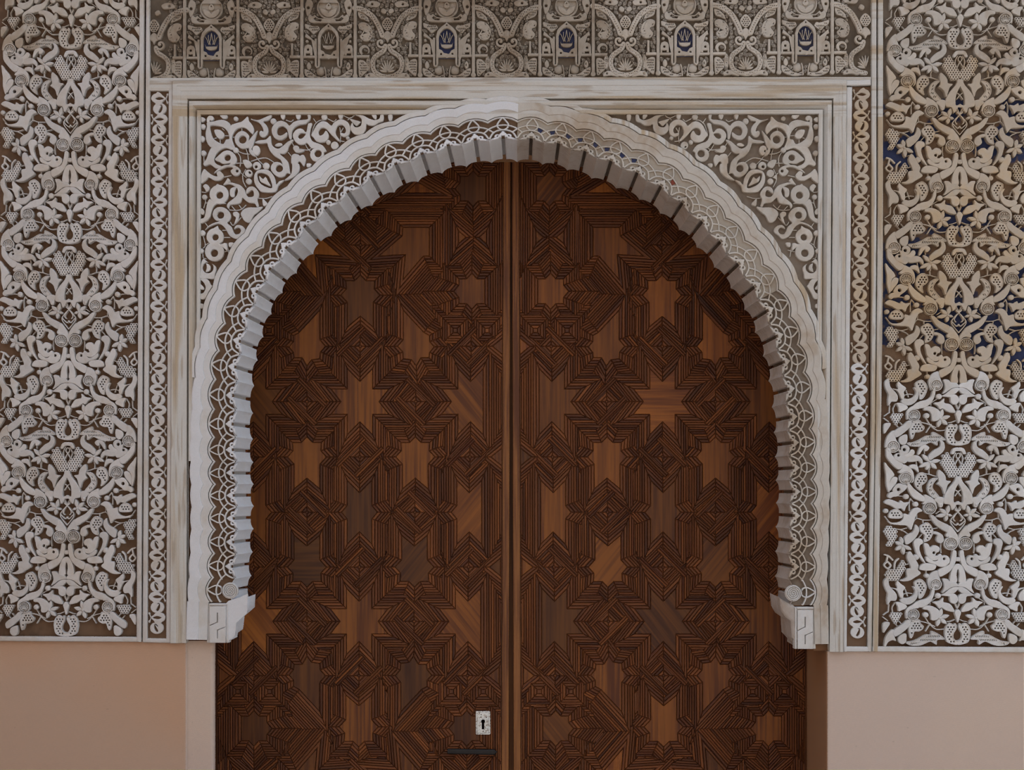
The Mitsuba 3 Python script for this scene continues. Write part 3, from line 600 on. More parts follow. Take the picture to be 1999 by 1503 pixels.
U('medallion', poly([(0, 4), (5, 10), (6, 15), (0, 19), (-6, 15), (-5, 10)], sub=2).difference(disc(0, 10, 1.5, 8)), HF - 2, 0.8)
U('medallion', disc(0, 14, 20.4, 24), 4.5, 0.5)
U('base_leaf', two(poly([(0, 40), (8, 36), (20, 34), (27, 28), (31, 31), (36, 27), (40, 32), (39, 40), (33, 44), (18, 45), (0, 45)]).difference(poly([(13, 37), (20, 37), (26, 33), (29, 36), (24, 40), (15, 41)], sub=1))), HF - 1.5, 1.2)
# the palmette between two units
for s in (-1, 1):
    U('dotted_arm', holes_grid(stroke([(s * 64, 16), (s * 53, 18), (s * 40, 24), (s * 28, 34), (s * 20, 46), (s * 14, 58), (s * 10, 70)], 10.5), 4.2, 4.2, 0.8, 2.4), HF - 0.6, 1.0, PALM)
    sp = [(s * (12.5 + r * math.cos(a)), 84 + r * math.sin(a)) for a, r in [(2.2 - 0.6 * k, 9.6 - 0.8 * k) for k in range(11)]]
    U('scroll', stroke(sp, 4.4).union(disc(s * 12.5, 84, 2.4)), HF - 0.4, 0.8, PALM)
    U('ogee', holes_grid(stroke([(s * 4, 90), (s * 7, 99), (s * 17, 106), (s * 26, 114), (s * 28.5, 127), (s * 25, 140), (s * 13, 148), (0, 151)], 9.2), 4.0, 4.0, 0.7, 2.4), HF - 0.6, 1.0, PALM)
    U('curl', poly([(s * 12, 148), (s * 26, 143), (s * 36, 143), (s * 43, 148), (s * 42, 154), (s * 28, 152), (s * 14, 155)]).difference(disc(s * 36, 148, 1.8, 8)), HF - 1.5, 1.2, PALM)
    U('leaf', poly([(s * 14, 6), (s * 26, 1), (s * 38, 4), (s * 42, 12), (s * 30, 14), (s * 18, 14)]).difference(disc(s * 30, 8, 2.4, 8)), HF - 3.5, 1.2, PALM)
    U('leaf', holes_grid(poly([(s * 33, 118), (s * 38, 110), (s * 42, 122), (s * 40, 136), (s * 34, 138)]), 3.2, 4, 1.3, 0.7, 0.4, 20), HF - 4.5, 0.9, PALM)
    U('petal', poly([(s * 2, 20), (s * 9, 16), (s * 13, 22), (s * 8, 27), (s * 3, 26)]), HF - 2.5, 1.2, PALM)
U('cone', holes_grid(poly([(0, 34), (8, 40), (11, 48), (7, 56), (0, 60), (-7, 56), (-11, 48), (-8, 40)]), 4.6, 4.0, 1.2, 0.8), HF - 1.5, 0.8, PALM)
U('crest', poly([(-9, 68), (0, 60), (9, 68), (10, 75), (4, 77), (0, 84), (-4, 77), (-10, 75)]), HF - 2.2, 1.2, PALM)
U('shell', affinity.scale(disc(0, 127, 19.5, 24), 1.0, 0.95), 4.0, 0.6, PALM, 'frieze_ground')
for k in range(-4, 5):
    a = k * 0.36; g = poly([(0, 141), (7.5 * math.sin(a - 0.17) * 1.3, 141 - 14 * math.cos(a - 0.17)), (23 * math.sin(a) * (0.8 if abs(k) < 3 else 0.72), 141 - 26 * math.cos(a) * (1 if abs(k) < 3 else 0.95)), (7.5 * math.sin(a + 0.17) * 1.3, 141 - 14 * math.cos(a + 0.17))], sub=2)
    U('shell_rib', g.intersection(affinity.scale(disc(0, 127, 19, 24), 1.0, 0.95)), HF - 1.8, 1.0, PALM)
NICHE_IN = inner.buffer(0.8)
def filler(lst, region, seed):
    """small feathered leaves that fill the ground between the large pieces"""
    R_ = random.Random(seed); free = region.difference(NICHE_IN).difference(unary_union([g for _, g, _, _, b in lst if b == 'frieze_stucco']).buffer(0.9)); out = []
    x0, y0, x1, y1 = region.bounds; y = y0 + 5
    while y < y1:
        x = x0 + R_.uniform(2, 7)
        while x < x1:
            a = R_.uniform(0, 6.28); c = np.array([x, y])
            if free.contains(Point(x, y)):
                d = np.array([math.cos(a), math.sin(a)]); n = np.array([-d[1], d[0]])
                leaf_ = poly([c - d * 6, c - d * 2 - n * 3.4, c + d * 3 - n * 3, c + d * 6, c + d * 3 + n * 3, c - d * 2 + n * 3.4], sub=2)
                ribs = unary_union([LineString([c + d * q, c + d * (q + 2.2) + n * w_]).buffer(0.45, quad_segs=1) for q in (-4.5, -2.2, 0.1, 2.4) for w_ in (-4, 4)])
                out.append(leaf_.difference(ribs).intersection(free))
            x += R_.uniform(8.5, 11)
        y += 8.5
    done, res = None, []
    for g in out:
        g = g if done is None else g.difference(done)
        done = g.buffer(0.8) if done is None else done.union(g.buffer(0.8)); res += [q for q in geoms(g) if q.area > 3]
    return MultiPolygon(res)
U('small_leaves', filler(UNIT, sbox(-84, -20, 84, 152), 3), HF - 3.2, 0.6)
NICHE_IN = Polygon()
U('small_leaves', filler(PALM, sbox(-33, -20, 33, 140), 5), HF - 3.2, 0.6, PALM)
frieze = thing('inscription_frieze', 'dark weathered stucco frieze of repeated angular inscriptions over the arch', 'frieze')
part(frieze, 'ground', plain(extrude_y(Polygon([P(287, -60), P(1702, -60), P(1702, 152), P(287, 154)]), HF / S, 0.0515), 'frieze_ground'))
def frieze_set(lst, centres, clip):
    cache = {}
    for cx, blue, bs in centres:
        x, z = P(cx, -(cx - 641) * 0.0085); mt = T().translate([x, HF / S, z])
        for k, (name, g, h, bevel, b) in enumerate(lst):
            if name == 'niche_field' and not blue: continue
            bb = bs if b == 'frieze_stucco' else b
            x0, _, x1, _ = g.bounds
            if cx + x0 < 288 or cx + x1 > 1701.5: continue
            key = (k, bb)
            if key not in cache:
                m = MB(); m.relief(g, 0, h, bevel, (rng.random(), 0)); cache[key] = m.shape(bb)
            part(frieze, name, {**cache[key], 'to_world': mt}, **({'kind': 'stuff'} if name == 'small_leaves' else {}))
M['pale_frieze'] = stucco((0.50, 0.45, 0.385), (0.38, 0.315, 0.24), 0.8)
frieze_set(UNIT, [(412, 1, 'frieze_stucco'), (641, 0, 'frieze_stucco'), (872, 1, 'frieze_stucco'), (1106, 1, 'frieze_stucco'), (1337, 1, 'pale_frieze'), (1573, 1, 'pale_frieze')], None)
frieze_set(PALM, [(300, 0, 'frieze_stucco'), (525, 0, 'frieze_stucco'), (756, 0, 'frieze_stucco'), (989, 0, 'frieze_stucco'), (1221, 0, 'pale_frieze'), (1456, 0, 'pale_frieze'), (1690, 0, 'pale_frieze')], None)

# ------------------------------------------------------------------ the arch: one bay of its tracery per slit, from the left foot over the top to the right foot
ARCH = np.array([(446, 1250), (447, 1200), (449, 1153), (452, 1106), (454, 1058), (455, 1012), (455, 967), (454, 923), (453, 879), (452.5, 829), (453, 772), (457, 715), (466, 666), (479, 616), (499, 568), (524, 523.5), (557.5, 482.5), (593, 440),
    (634, 404), (678, 373), (723, 342.5), (771.5, 317.5), (823.5, 298), (874, 281), (927, 270), (982, 264.5), (1037, 266), (1091, 276), (1143, 292), (1193, 311), (1246, 334), (1292, 360), (1334, 393), (1373, 430), (1408, 469), (1444, 514),
    (1476, 558), (1500, 605.5), (1518.5, 656), (1531.5, 706), (1540.5, 759), (1545, 815), (1548, 864), (1549.5, 914), (1551, 960), (1550.5, 1006), (1549.5, 1057), (1548, 1106), (1548.5, 1157), (1550, 1207), (1551, 1258)], float)
OFF = 3                                            # bay 0 is the first with a slit; bays 0..44
sm = ARCH.copy(); sm[1:-1] = 0.25 * ARCH[:-2] + 0.5 * ARCH[1:-1] + 0.25 * ARCH[2:]; ARCH = 0.35 * ARCH + 0.65 * sm
DER = np.gradient(ARCH, axis=0); DER[1:-1] = 0.25 * DER[:-2] + 0.5 * DER[1:-1] + 0.25 * DER[2:]
NRM = np.column_stack([DER[:, 1], -DER[:, 0]]); NRM /= np.linalg.norm(NRM, axis=1, keepdims=True)
def arch_at(t, r):
    """bay coordinate t, distance r outside the line of the slits -> drawing units"""
    q = np.clip(np.asarray(t, float) + OFF, 0, len(ARCH) - 1.0001); i = q.astype(int); f = (q - i)[:, None]
    a = ARCH[np.maximum(i - 1, 0)]; b = ARCH[i]; c = ARCH[i + 1]; d = ARCH[np.minimum(i + 2, len(ARCH) - 1)]
    p = 0.5 * (2 * b + (c - a) * f + (2 * a - 5 * b + 4 * c - d) * f ** 2 + (3 * b - a - 3 * c + d) * f ** 3)
    n = NRM[i] * (1 - f) + NRM[i + 1] * f; n /= np.linalg.norm(n, axis=1, keepdims=True)
    return p + n * np.asarray(r, float)[:, None]
RHO = lambda t: np.interp(t, [-3, 9, 12, 14, 16, 18, 20, 22, 25, 28, 32, 47], [1, 1, .98, .97, .92, .88, .83, .80, .84, .90, .95, .95])
RB = lambda t: np.interp(t, [-3, 5, 7, 8, 10, 14, 18, 22, 26, 30, 36, 40, 47], [82.5, 83.5, 79, 76.5, 74, 72.5, 71, 67, 70, 72, 73, 70, 66.5])
arch = thing('arch', 'scalloped horseshoe arch with pierced tracery and a fluted edge round the wooden door', 'arch')
sc = lambda t: 1 - (2 * t) ** 2
def strip(rows, ts, i):
    """rows: list of (r function of local t, height); a smooth sheet over the bay"""
    m = MB(); n = len(ts); v = []
    for rf, h in rows:
        q = arch_at(i + ts, np.array([rf(t) for t in ts])); v += [(a, b, h) for a, b in q]
    f = []
    for j in range(len(rows) - 1):
        for k in range(n - 1):
            a, b, c, d = j * n + k, j * n + k + 1, (j + 1) * n + k, (j + 1) * n + k + 1
            f += [(a, b, c), (b, d, c)]
    return np.array(v), np.array(f)
def sheet(v, f, bsdf, smooth=True):
    w = FRONT(v); t = trimesh.Trimesh(w, f, process=False); return plain(t, bsdf, smooth=smooth)
TS = np.linspace(-0.5, 0.5, 17)
NB = 45
Wn = 44.0
lens = [(0, 44.5), (-5, 37), (-8.3, 28.5), (-7, 21), (-2.5, 16.5), (2.5, 16.5), (7, 21), (8.3, 28.5), (5, 37)]
us = np.linspace(-22.5, 22.5, 13)
def net_geometry():
    flip = lambda pts: [(x, -y) for x, y in pts]
    g = [LineString([(u, -(35.3 + 10.4 * sc(u / Wn))) for u in us]).buffer(1.35, quad_segs=2), LineString([(u, -(18.4 + 9.1 * sc(u / Wn))) for u in us]).buffer(1.25, quad_segs=2)]
    for s in (-1, 1):
        g.append(stroke(flip([(s * 22.5, 18.9), (s * 14.5, 10.2)]), 2.4))
        g.append(stroke(flip([(0, 15.6), (s * 7, 14.6), (s * 14, 10.4), (s * 18.5, 3), (s * 22.3, -8)]), 2.8))
    ring = Polygon(cr(flip(lens), 3)); g.append(ring.exterior.buffer(1.2, quad_segs=2))
    return unary_union(g).intersection(sbox(-22.05, -60, 22.05, 5.5))
def bud_geometry():
    g = poly([(0, -13), (2.6, -9), (5.2, -6.2), (5.6, -2), (4.5, 3), (-4.5, 3), (-5.6, -2), (-5.2, -6.2), (-2.6, -9)], sub=2)
    for s in (-1, 1):
        g = g.union(disc(s * 8.8, -0.5, 4.8, 12)); g = g.union(poly([(s * 8, 2), (s * 13, 3), (s * 20, 9), (s * 14, 8), (s * 6, 6)], sub=1))
    for s in (-1, 1): g = g.difference(affinity.rotate(affinity.scale(disc(s * 8.8, -0.5, 1.9, 8), 0.6, 1.3), -25 * s))
    return g.difference(sbox(-2.4, -1.5, 2.4, 12))
NET, BUD = net_geometry(), bud_geometry()
def arch_warp(i):
    def f(q): t = i + q[:, 0] / Wn; return arch_at(t, -q[:, 1] * RHO(t))
    return f
DLOBE = 160.0                                     # depth of the fluted edge, drawing units
def lobes(i, s, sh):
    """half of a bay of the fluted edge: from the slit to the cusp, running back into the wall"""
    ts = s * np.array([0.062, 0.064, 0.12, 0.2, 0.28, 0.36, 0.43, 0.47, 0.5]); n = len(ts); v, f = [], []
    a = np.abs(ts); rf = -1.5 - 7.5 * np.clip((a - 0.06) / 0.44, 0, 1) ** 2.2; rr = -sh - 6.5 * np.clip((a - 0.06) / 0.44, 0, 1) ** 3
    rf[0] += 13; rr[0] += 15
    dp = [(0.0, 0.0, 1.5), (0.015, 0.05, 0), (0.3, 0.36, 0), (0.65, 0.72, 0), (0.97, 1.0, 0), (1.0, 1.0, 2.5)]
    for d, k, lift in dp:
        q = arch_at(i + ts, (rf * (1 - k) + rr * k + lift) * RHO(np.array([i]))[0] if k < 0.02 else rf * (1 - k) + rr * k + lift); v += [(x, y, -d * DLOBE) for x, y in q]
    for j in range(len(dp) - 1):
        for k in range(n - 1):
            A_, B_, C_, D_ = j * n + k, j * n + k + 1, (j + 1) * n + k, (j + 1) * n + k + 1
            f += [(A_, C_, B_), (B_, C_, D_)]
    v, f = np.array(v), np.array(f)
    w = np.column_stack([(v[:, 0] - 1000) / S, -v[:, 2] / S, (1503 - v[:, 1]) / S + 1.0])
    t = trimesh.Trimesh(w, f, process=False)
    c = np.array([P(1000, 850)[0], 0.1, P(1000, 850)[1]]) - t.triangles_center
    if (t.face_normals * c).sum() < 0: t.faces = t.faces[:, ::-1]
    return t
for i in range(-3, NB + 3):
    left = i <= 22; bay = 0 <= i < NB
    rho = RHO(np.array([float(i)]))[0]
    amp = 4.6 if 7 < i < 38 else 2.6
    scal = (lambda t: 1 - abs(2 * t) ** 1.8) if -2 < i < NB + 1 else (lambda t: 1.0)
    rin = lambda t: RHO(i + t) * (38.8 + 9.6 * sc(t)) if bay or i in (-1, NB) else RHO(i + t) * 41
    rb = lambda t: RB(i + t) - amp + amp * scal(t)
    mid = lambda t: 0.56 * rin(t) + 0.44 * rb(t)
    rows = [(lambda t: rin(t), -9), (lambda t: rin(t), 1.6), (lambda t: rin(t) + 0.8, 2.2), (lambda t: mid(t) - 0.3, 2.8)]
    v, f = strip(rows, TS, i); part(arch, 'inner_scallop', sheet(v, f, 'restored_stucco' if left else 'grey_stucco'))
    rows = [(lambda t: mid(t) - 0.3, 2.0), (lambda t: mid(t), 3.8), (lambda t: mid(t) + 1.0, 4.4), (lambda t: rb(t) - 3, 5.2), (lambda t: rb(t) - 0.6, 4.4), (lambda t: rb(t), 3.4), (lambda t: rb(t), -6)]
    v, f = strip(rows, TS, i); part(arch, 'outer_scallop', sheet(v, f, 'lobe_stucco' if left else 'grey_stucco'))
    if 8 <= i <= 36:
        rows = [(lambda t: rb(t) - 0.2, -2.0), (lambda t: rb(t) + 1.3, -2.0), (lambda t: rb(t) + 1.3, 3.2), (lambda t: rb(t) + 2.2, 3.8), (lambda t: rb(t) + 10, 3.4), (lambda t: rb(t) + 11, 2.6), (lambda t: rb(t) + 11, -11)]
        v, f = strip(rows, TS, i); part(arch, 'rim', sheet(v, f, 'restored_stucco' if left else 'moulding_stucco'))
    if i < -1 or i > NB: continue
    sh = float(np.interp(i, [0, 8, 14, 22, 30, 36, 44], [13, 14, 20, 20, 18, 12, 11]))
    for s in (-1, 1): part(arch, 'flute', plain(lobes(i, s, sh), 'lobe_stucco' if left else 'aged_lobe', smooth=True))
    filled = 23 <= i <= 33
    v, f = strip([(lambda t: 51.0 * rho, -4.2 if filled else -8.5), (lambda t: (-2.2 - 7.5 * max(abs(t) - 0.06, 0) ** 2.2 / 0.44 ** 2.2) * rho, -4.2 if filled else -8.5)], TS, i); f = f[:, ::-1]
    part(arch, 'tracery_ground', sheet(v, f, 'frieze_stucco' if filled else ('ground_stucco' if left else 'grey_ground')))
    if not bay:
        m = MB(); m.relief(NET.intersection(sbox(-22, -60, 22, -17)), -9, 0.6, 0.45, (rng.random(), 0), warp=arch_warp(i)); part(arch, 'tracery', m.shape('restored_stucco', place=FRONT)); continue
    bs = 'restored_stucco' if left else 'grey_stucco'
    m = MB(); m.relief(NET, -9, 0.6 if left else -0.4, 0.45, (rng.random(), 0), warp=arch_warp(i)); part(arch, 'tracery', m.shape(bs, place=FRONT))
    m = MB(); m.relief(BUD, -9, 1.6, 0.9, (rng.random(), 0), warp=arch_warp(i)); part(arch, 'bud', m.shape('lobe_stucco' if left else 'grey_stucco', place=FRONT))
    if i in (23, 24, 25, 26, 27):
        for s in (-1, 1):
            if (i, s) in ((27, 1), (23, -1)): continue
            g = Polygon([(s * 8.6, -24.6), (s * 17, -20.3), (s * 13.6, -12.6), (s * 9.4, -15.2)])
            m = MB(); m.relief(g, -6, -2.9, 0.4, warp=arch_warp(i)); part(arch, 'paint_inlay', m.shape('blue_paint', place=FRONT), label='blue painted inlay')
    if i == 28:
        m = MB(); m.relief(Polygon([(8.6, -24.6), (17, -20.3), (13.6, -12.6), (9.4, -15.2)]), -6, -2.6, 0.5, warp=arch_warp(i)); part(arch, 'paint_inlay', m.shape('red_paint', place=FRONT), label='red painted inlay')
    ts = np.array([-0.075, 0.0, 0.075]); v = []
    for d in (-1, 50, 100, 160):
        q = arch_at(i + ts, np.full(3, 10.0 - sh * max(d, 0) / 160)); v += [((x - 1000) / S, d / S, (1503 - y) / S + 1.0) for x, y in q]
    f = [(3 * j + k, 3 * j + k + 1, 3 * j + 3 + k) for j in range(3) for k in range(2)] + [(3 * j + k + 1, 3 * j + 4 + k, 3 * j + 3 + k) for j in range(3) for k in range(2)]
    part(arch, 'slit', plain((np.array(v), np.array(f)), 'restored_stucco' if left else 'grey_ground'))
# feet of the arch
def foot(out, tile, spiral, bs, lean):
    out = [((min if lean < 0 else max)(1556.0 if lean < 0 else 441.0, 1040 + (x - 1040) * 1.036), 950 + (y - 950) * 1.036 if y < 1200 else y) for x, y in out]
    m = MB(); m.relief(Polygon(out), -156, 0.2, 6.0, steps=2); part(arch, 'foot', m.shape(bs, place=lambda v: np.column_stack([(v[:, 0] - 1000) / S, -v[:, 2] / S, (1503 - v[:, 1]) / S + 1.0])))
    x0, y0, x1, y1 = tile; w, h = x1 - x0, y1 - y0; X = lambda a: x0 + w * a; Y = lambda b: y0 + h * b
    cuts = [LineString([(X(.49), Y(.19)), (X(.49), Y(.43))]).buffer(0.9, cap_style='square'), LineString([(X(0), Y(.53)), (X(.49), Y(.43))]).buffer(0.55), LineString([(X(.49), Y(.65)), (X(.49), Y(.86))]).buffer(0.9, cap_style='square'), LineString([(X(.49), Y(.65)), (X(1), Y(.56))]).buffer(0.55)]
    m = MB(); m.relief(sbox(x0, y0, x1, y1).difference(unary_union(cuts)), -6, 4.2, 0.7); m.relief(sbox(x0 - 6, y0 - 6, x1 + 6, y1), -26, -1.5, 0.7); part(arch, 'foot_tile', m.shape('restored_stucco', place=FRONT))
    cx, cy, r = spiral; pts = [(cx + q * math.cos(a), cy + q * math.sin(a)) for a, q in [(0.45 * k, 1.0 + 0.255 * k * r / 16) for k in range(int(58))] if q <= r]
    m = MB(); m.relief(stroke(pts, 2.0, sub=2), -6, 2.4, 0.5); m.relief(disc(cx, cy, r + 0.6, 28), -9, -1.0, 0.5); part(arch, 'spiral', m.shape('restored_stucco', place=FRONT))
    m = MB(); m.relief(sbox(x0 - 1, y0 - 5.5, x1 + 1.5, y0 - 2), -9, 2.0, 0.6); m.relief(sbox(*((x1 + 1.5, y0 - 4, x1 + 5, y1) if lean > 0 else (x0 - 5, y0 - 4, x0 - 1.5, y1))), -9, 1.8, 0.6); part(arch, 'foot_fillet', m.shape('restored_stucco', place=FRONT))
foot([(441, 1186), (452, 1178), (470, 1170), (490, 1164), (497.5, 1160), (495.7, 1186), (482, 1198), (476, 1212), (473, 1238.5), (463, 1246), (447, 1253.5), (441, 1254.5)], (409.5, 1183.5, 441, 1254.6), (449, 1153, 15.5), 'lobe_stucco', 1)
foot([(1556, 1190), (1546, 1180), (1530, 1172), (1512, 1164), (1504, 1158), (1506.6, 1183), (1514.6, 1196.5), (1525, 1212.5), (1527, 1244.5), (1540, 1256.5), (1556, 1264)], (1556.6, 1190.5, 1586.5, 1266.5), (1548.5, 1158, 15.5), 'aged_lobe', -1)

# ------------------------------------------------------------------ spandrels
SPAN = []
def sp(o, sc_, *pts, n='scroll', holes=()): SPAN.append((n, poly([(o[0] + x / sc_, o[1] + y / sc_) for x, y in pts], [[(o[0] + x / sc_, o[1] + y / sc_) for x, y in h] for h in holes]), 0))
def ring_(o, sc_, x, y, R, hx, hy, hr, tip=None, n='scroll'):
    g = disc(o[0] + x / sc_, o[1] + y / sc_, R / sc_, 24)
    if tip: g = g.union(poly([(o[0] + (x - R * .45) / sc_, o[1] + (y - R * .8) / sc_), (o[0] + tip[0] / sc_, o[1] + tip[1] / sc_), (o[0] + (x + R * .45) / sc_, o[1] + (y - R * .8) / sc_)], sub=1))
    SPAN.append((n, g.difference(disc(o[0] + hx / sc_, o[1] + hy / sc_, hr / sc_, 14)), 0))
def dot(o, sc_, x, y, r, n='pearl'): SPAN.append((n, disc(o[0] + x / sc_, o[1] + y / sc_, r / sc_, 12), 1))
def tend(o, sc_, *ls): SPAN.append(('tendril', unary_union([stroke([(o[0] + x / sc_, o[1] + y / sc_) for x, y in l], 1.7) for l in ls]), 2))
Z1, Z2, Z4, Z5, Q = (385, 215), (525, 215), (385, 355), (385, 490), 10.02
sp(Z1, Q, (190,240),(330,215),(470,185),(580,215),(650,290),(640,430),(680,600),(740,730),(690,760),(560,722),(400,742),(290,732),(215,680),(168,560),(163,430),(188,320), holes=[[(255,305),(450,315),(540,360),(600,440),(625,555),(560,575),(510,660),(400,620),(310,545),(270,440)]], n='leaf_frame')
sp(Z1, Q, (335,385),(440,383),(510,440),(527,510),(470,562),(400,542),(350,470), n='bud')
sp(Z1, Q, (650,300),(770,250),(880,215),(985,120),(1005,200),(1070,280),(1107,380),(1085,470),(1040,440),(960,362),(870,335),(770,370),(700,460),(678,560),(720,690),(742,745),(690,700),(645,560),(625,420))
sp(Z1, Q, (733,520),(790,440),(870,403),(950,430),(1012,500),(1005,590),(1060,520),(1175,395),(1142,520),(1090,700),(1060,760),(1090,800),(1135,905),(1050,870),(1008,800),(1000,742),(880,752),(790,702),(738,620), holes=[circ(885,575,76,10)])
sp(Z1, Q, (290,718),(420,698),(600,698),(702,740),(690,782),(560,740),(450,780),(370,860),(330,950),(340,1010),(390,1060),(472,1095),(460,1142),(350,1132),(250,1062),(150,1092),(115,1040),(180,950),(220,830))
sp(Z1, Q, (343,965),(420,880),(520,800),(620,788),(712,840),(764,930),(762,1022),(700,1072),(600,1085),(645,1035),(520,1052),(430,1012), holes=[circ(590,930,62,10)])
dot(Z1, Q, 750, 780, 56); dot(Z1, Q, 752, 165, 46); dot(Z1, Q, 110, 320, 55); dot(Z1, Q, 88, 560, 62); dot(Z1, Q, 120, 840, 56); dot(Z1, Q, 1345, 1090, 68); dot(Z1, Q, 1005, 1390, 60)
sp(Z1, Q, (188,160),(230,108),(300,115),(322,170),(280,212),(242,195),(240,245),(190,235), n='curl')
sp(Z1, Q, (80,130),(160,170),(130,220),(75,230), n='bud')
sp(Z1, Q, (440,95),(585,95),(570,160),(500,165), n='bud')
sp(Z1, Q, (1040,170),(1150,188),(1230,180),(1400,100),(1455,95),(1440,152),(1380,202),(1290,222),(1352,290),(1388,380),(1372,470),(1300,532),(1228,502),(1213,430),(1250,400),(1292,412),(1270,330),(1200,240),(1110,202))
sp(Z2, Q, (-280,632),(-200,590),(-60,570),(20,498),(40,560),(50,660),(110,730),(190,747),(280,690),(370,610),(462,573),(474,600),(390,700),(360,792),(290,852),(212,852),(300,930),(372,1010),(392,1100),(412,1220),(425,1252),(350,1232),(300,1292),(210,1312),(120,1272),(48,1190),(33,1110),(80,1030),(150,1008),(230,1030),(262,1062),(222,970),(110,900),(20,800),(-22,700),(-45,642),(-160,652), holes=[circ(200,1140,70,10)])
sp(Z1, Q, (1080,740),(1130,690),(1200,710),(1227,790),(1190,872),(1140,882),(1090,830), n='bud', holes=[circ(1110,800,20,6)])
sp(Z1, Q, (888,980),(960,968),(1040,1010),(1072,1080),(1020,1122),(960,1132),(910,1060), n='bud')
ring_(Z1, Q, 1005, 1235, 75, 1030, 1215, 28, n='curl'); ring_(Z1, Q, 1165, 1090, 82, 1150, 1105, 30, n='curl')
sp(Z1, Q, (65,1285),(130,1148),(200,1200),(300,1270),(390,1290),(372,1222),(440,1188),(502,1250),(512,1310),(440,1372),(330,1372),(220,1312),(190,1352),(80,1435),(62,1400))
sp(Z1, Q, (648,1190),(700,1132),(600,1110),(480,1152),(325,1235),(400,1148),(520,1078),(640,1068),(750,1088),(832,1150),(842,1222),(780,1284),(700,1272), n='curl', holes=[circ(778,1190,28,8)])
sp(Z1, Q, (505,1465),(560,1380),(600,1325),(645,1390),(600,1420), n='bud')
tend(Z1, Q, [(780,820),(830,900),(842,1000),(830,1090)], [(800,800),(900,840),(1015,852)], [(950,755),(980,850),(992,965)], [(760,1030),(885,1030)], [(1050,992),(1200,942),(1350,930),(1503,1020)], [(1130,880),(1180,960),(1275,1055)], [(855,1225),(955,1312)], [(880,1265),(890,1380),(945,1495)], [(520,1302),(655,1270)], [(940,1150),(900,1235)])
tend(Z1, Q, [(480,350),(520,380)], [(540,490),(610,490)], [(330,545),(370,530)], [(440,570),(440,640)], [(865,340),(865,400)], [(690,520),(735,520)], [(120,900),(125,1010)])
Z0, Q0 = (380, 200), 3.7575
sp(Z0, Q0, (437,530),(468,495),(540,495),(585,548),(597,600),(620,577),(657,570),(612,612),(592,657),(500,657),(470,640),(438,590), holes=[[(460,520),(500,518),(545,545),(568,624),(520,617),(480,592),(462,558)]], n='leaf_frame')
sp(Z0, Q0, (473,538),(500,560),(520,545),(536,575),(557,614),(505,592),(480,577), n='bud')
sp(Z2, Q, (48,400),(80,300),(160,222),(260,208),(350,250),(400,302),(480,230),(600,193),(720,183),(762,160),(750,88),(812,88),(802,180),(750,240),(700,272),(580,292),(500,342),(450,422),(442,562),(400,562),(370,440),(340,362),(260,312),(180,342),(153,420),(190,492),(270,482),(352,428),(352,510),(270,572),(180,582),(90,522))
sp(Z2, Q, (463,500),(500,410),(580,358),(660,368),(722,430),(750,330),(770,258),(842,258),(810,380),(800,500),(850,602),(940,640),(1050,688),(1122,790),(1100,812),(1040,842),(1010,772),(920,742),(830,742),(740,640),(700,662),(600,672),(510,612), holes=[[(568,500),(620,450),(712,460),(690,510),(640,552),(590,552)]])
sp(Z2, Q, (828,490),(880,380),(940,280),(1030,218),(1130,230),(1220,302),(1270,240),(1370,183),(1470,190),(1562,260),(1592,380),(1560,482),(1480,522),(1400,492),(1398,440),(1480,452),(1502,380),(1440,292),(1350,302),(1308,380),(1308,470),(1382,582),(1350,602),(1220,482),(1110,362),(1020,350),(968,420),(990,492),(1060,472),(1110,398),(1162,460),(1162,542),(1110,612),(1010,632),(920,602),(858,522))
dot(Z2, Q, 85, 215, 60); dot(Z2, Q, 1160, 625, 47)
ring_(Z2, Q, 1285, 690, 76, 1262, 722, 20, n='bud')
sp(Z2, Q, (468,740),(510,688),(580,708),(592,760),(695,790),(600,832),(520,822), n='leaf')
sp(Z2, Q, (438,900),(490,850),(580,868),(602,890),(670,868),(717,950),(702,1050),(672,1095),(600,1002),(560,1040),(592,1062),(592,1180),(520,1282),(400,1352),(298,1372),(420,1260),(448,1170),(448,1050),(430,1030), n='leaf')
ring_(Z2, Q, 940, 870, 138, 958, 848, 72)
for x_, w_ in ((270, 42), (570, 46), (1400, 46)): sp(Z2, Q, (x_-w_,80),(x_+w_,80),(x_+w_*.8,150),(x_,185),(x_-w_*.8,150), n='bud')
dot(Z2, Q, 1080, 130, 60); sp(Z2, Q, (740,1040),(830,1050),(800,1110),(740,1110), n='bud'); sp(Z2, Q, (110,690),(180,640),(250,650),(255,690),(180,710), n='bud')
tend(Z2, Q, [(590,752),(760,772),(825,728)], [(700,650),(750,740),(810,802)], [(370,820),(432,892)], [(865,158),(925,245)], [(1150,160),(1260,212),(1312,168)], [(830,482),(850,380),(900,260),(990,192),(1060,190)], [(440,620),(480,690)], [(1380,330),(1400,480),(1385,620)], [(1450,340),(1400,420)], [(1340,590),(1470,605)], [(330,185),(420,215),(470,180)])
Z3, Q3 = (660, 205), 10.73
sp(Z3, Q3, (253,460),(290,368),(312,400),(340,452),(400,462),(470,432),(492,350),(480,282),(420,230),(348,203),(470,203),(560,230),(650,282),(770,312),(860,282),(888,200),(952,200),(942,332),(850,372),(750,432),(640,422),(592,402),(582,500),(530,592),(450,627),(350,612),(278,552))
sp(Z3, Q3, (238,290),(340,308),(475,350),(440,392),(370,432), n='leaf')
sp(Z3, Q3, (700,200),(800,200),(795,300),(740,270), n='bud'); sp(Z3, Q3, (1048,200),(1140,200),(1120,330),(1060,320), n='bud'); dot(Z3, Q3, 200, 690, 42)
tend(Z3, Q3, [(110,210),(240,265),(330,205)], [(200,300),(260,250)])
ring_(Z4, Q, 425, 245, 188, 437, 260, 70, tip=(392, 35))
